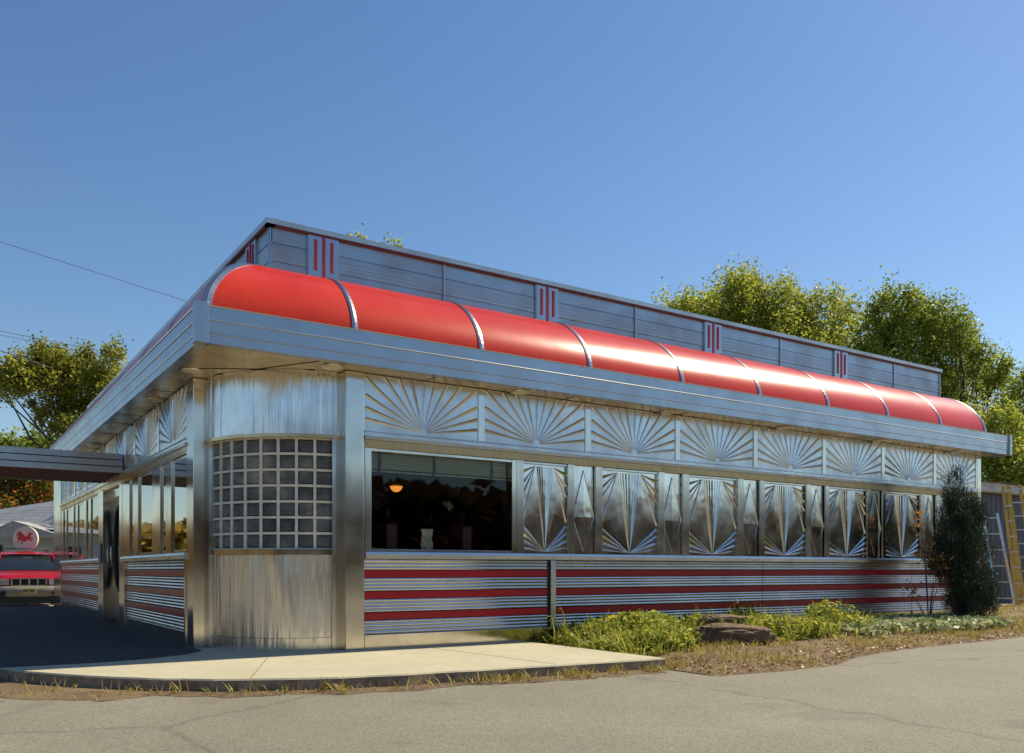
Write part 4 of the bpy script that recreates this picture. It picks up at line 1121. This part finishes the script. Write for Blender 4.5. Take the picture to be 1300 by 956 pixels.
mb.add([(-1.0,-.95,2.56),(.1,-.95,3.06),(.1,3,3.06),(-1.0,3,2.56)], [(0,1,2,3)]); mb.add([(.1,-.95,3.06),(1.9,-.95,2.51),(1.9,3,2.51),(.1,3,3.06)], [(0,1,2,3)])
mb.build('gable', simple('gable_paint', (.34,.34,.33), .7), st)
mb = MB()
for x in (-4.6,-2.2,1.8,4.4): mb.box(x,x+1.3,-.02,.0,.9,2.1)
mb.build('window', simple('station_window', (.04,.05,.06), .1), st)

sg = empty('round_sign', 'round white sign with a red winged horse above the car roof', 'sign', at(32, 26, LOT), math.atan2(F2.y, F2.x)-PI/2)
mb = MB(); rr = .37; zc = 1.0+.02+(724-684)*26/1111
n = 40
ring = [(rr*math.cos(2*PI*k/n), 0, zc+rr*math.sin(2*PI*k/n)) for k in range(n)]
mb.add(ring+[(x,.07,z_) for x,_,z_ in ring], [tuple(range(n))]+[tuple(reversed(range(n,2*n)))]+[(k,(k+1)%n,n+(k+1)%n,n+k) for k in range(n)])
disc = mb.build('disc', simple('white_enamel', (.72,.66,.54), .35, var=.08), sg)
mb = MB(); mb.tube([(0,.035,0),(0,.035,zc-rr)], .04, 10); mb.build('pole', M['cap'], sg)
mb = MB(); s = .30
horse = [(-.62,-.10),(-.80,-.34),(-.70,-.36),(-.48,-.14),(-.30,-.20),(-.42,-.52),(-.32,-.54),(-.16,-.22),(.10,-.24),(.30,-.06),(.62,-.30),(.70,-.24),(.46,.06),(.78,.00),(.82,.08),(.46,.22),(.56,.40),(.76,.44),(.74,.54),(.52,.58),(.42,.70),(.36,.52),(.20,.30),(-.02,.20),(-.10,.34),(-.34,.62),(-.80,.84),(-.62,.60),(-.92,.56),(-.66,.40),(-.94,.28),(-.62,.20),(-.86,.02)]
mb.add([(x*s, -.006, zc+z_*s) for x, z_ in horse], [tuple(range(len(horse)))])
mb.build('winged_horse', simple('red_enamel', (.55,.02,.02), .35, var=.05), disc)

# ------------------------------------------------------------------ utility pole and wires
pp = at(-230, 26, LOT)
up = empty('utility_pole', 'brown wooden utility pole left of the frame carrying the wires', 'pole', pp)
mb = MB(); mb.tube([(0,0,0),(0,0,13.2)], [.16,.10], 10); mb.build('post', M['bark'], up)
mb = MB(); mb.bar((-R2.x*.2,-1.1,9.9),(R2.x*.2,1.1,9.9), .1, .1); mb.build('crossarm', M['bark'], up)
def wire(a, b, sag, label, r=.012):
    mb = MB(); a = Vector(a); b = Vector(b); pts = []
    for k in range(25):
        t = k/24; p = a.lerp(b, t); p.z -= sag*4*t*(1-t); pts.append(p)
    mb.tube(pts, r, 5); tag(mb.build('power_line', simple('black_cable', (.03,.03,.035), .6)) if 'cable' not in M else mb.build('power_line', M['cable']), label, 'wire', 'overhead wires at the left')
M['cable'] = simple('black_cable_jacket', (.03,.03,.035), .6)
def zat(py, t): return .9+(724-py)*t/1111
def wline(p0, p1, t0, t1, label, r, ext=1.0, sag=.0):
    # through the photo points p0 (left) and p1, carried back to the pole side and on to the right
    a = at(p0[0], t0, zat(p0[1], t0)); b = at(p1[0], t1, zat(p1[1], t1)); d = b-a
    wire(a-d*(ext if ext > 0 else 0), b+d*.35, sag, label, r)
wline((0,307),(232,381), 26, 27, 'thin single wire high in the sky sloping down to the parapet', .007, 1.0)
wline((0,420),(105,441), 27, 30, 'upper wire of the close pair passing over the left tree', .011, 2.1)
wline((0,425),(105,447), 27, 30, 'lower wire of the close pair passing over the left tree', .008, 2.1)
wline((0,445),(50,462), 25, 27, 'thick dark cable dropping steeply into the left tree', .014, 4.2)
wline((0,503),(25,510), 25, 26, 'lowest wire at the left edge beside the tree', .010, 6)
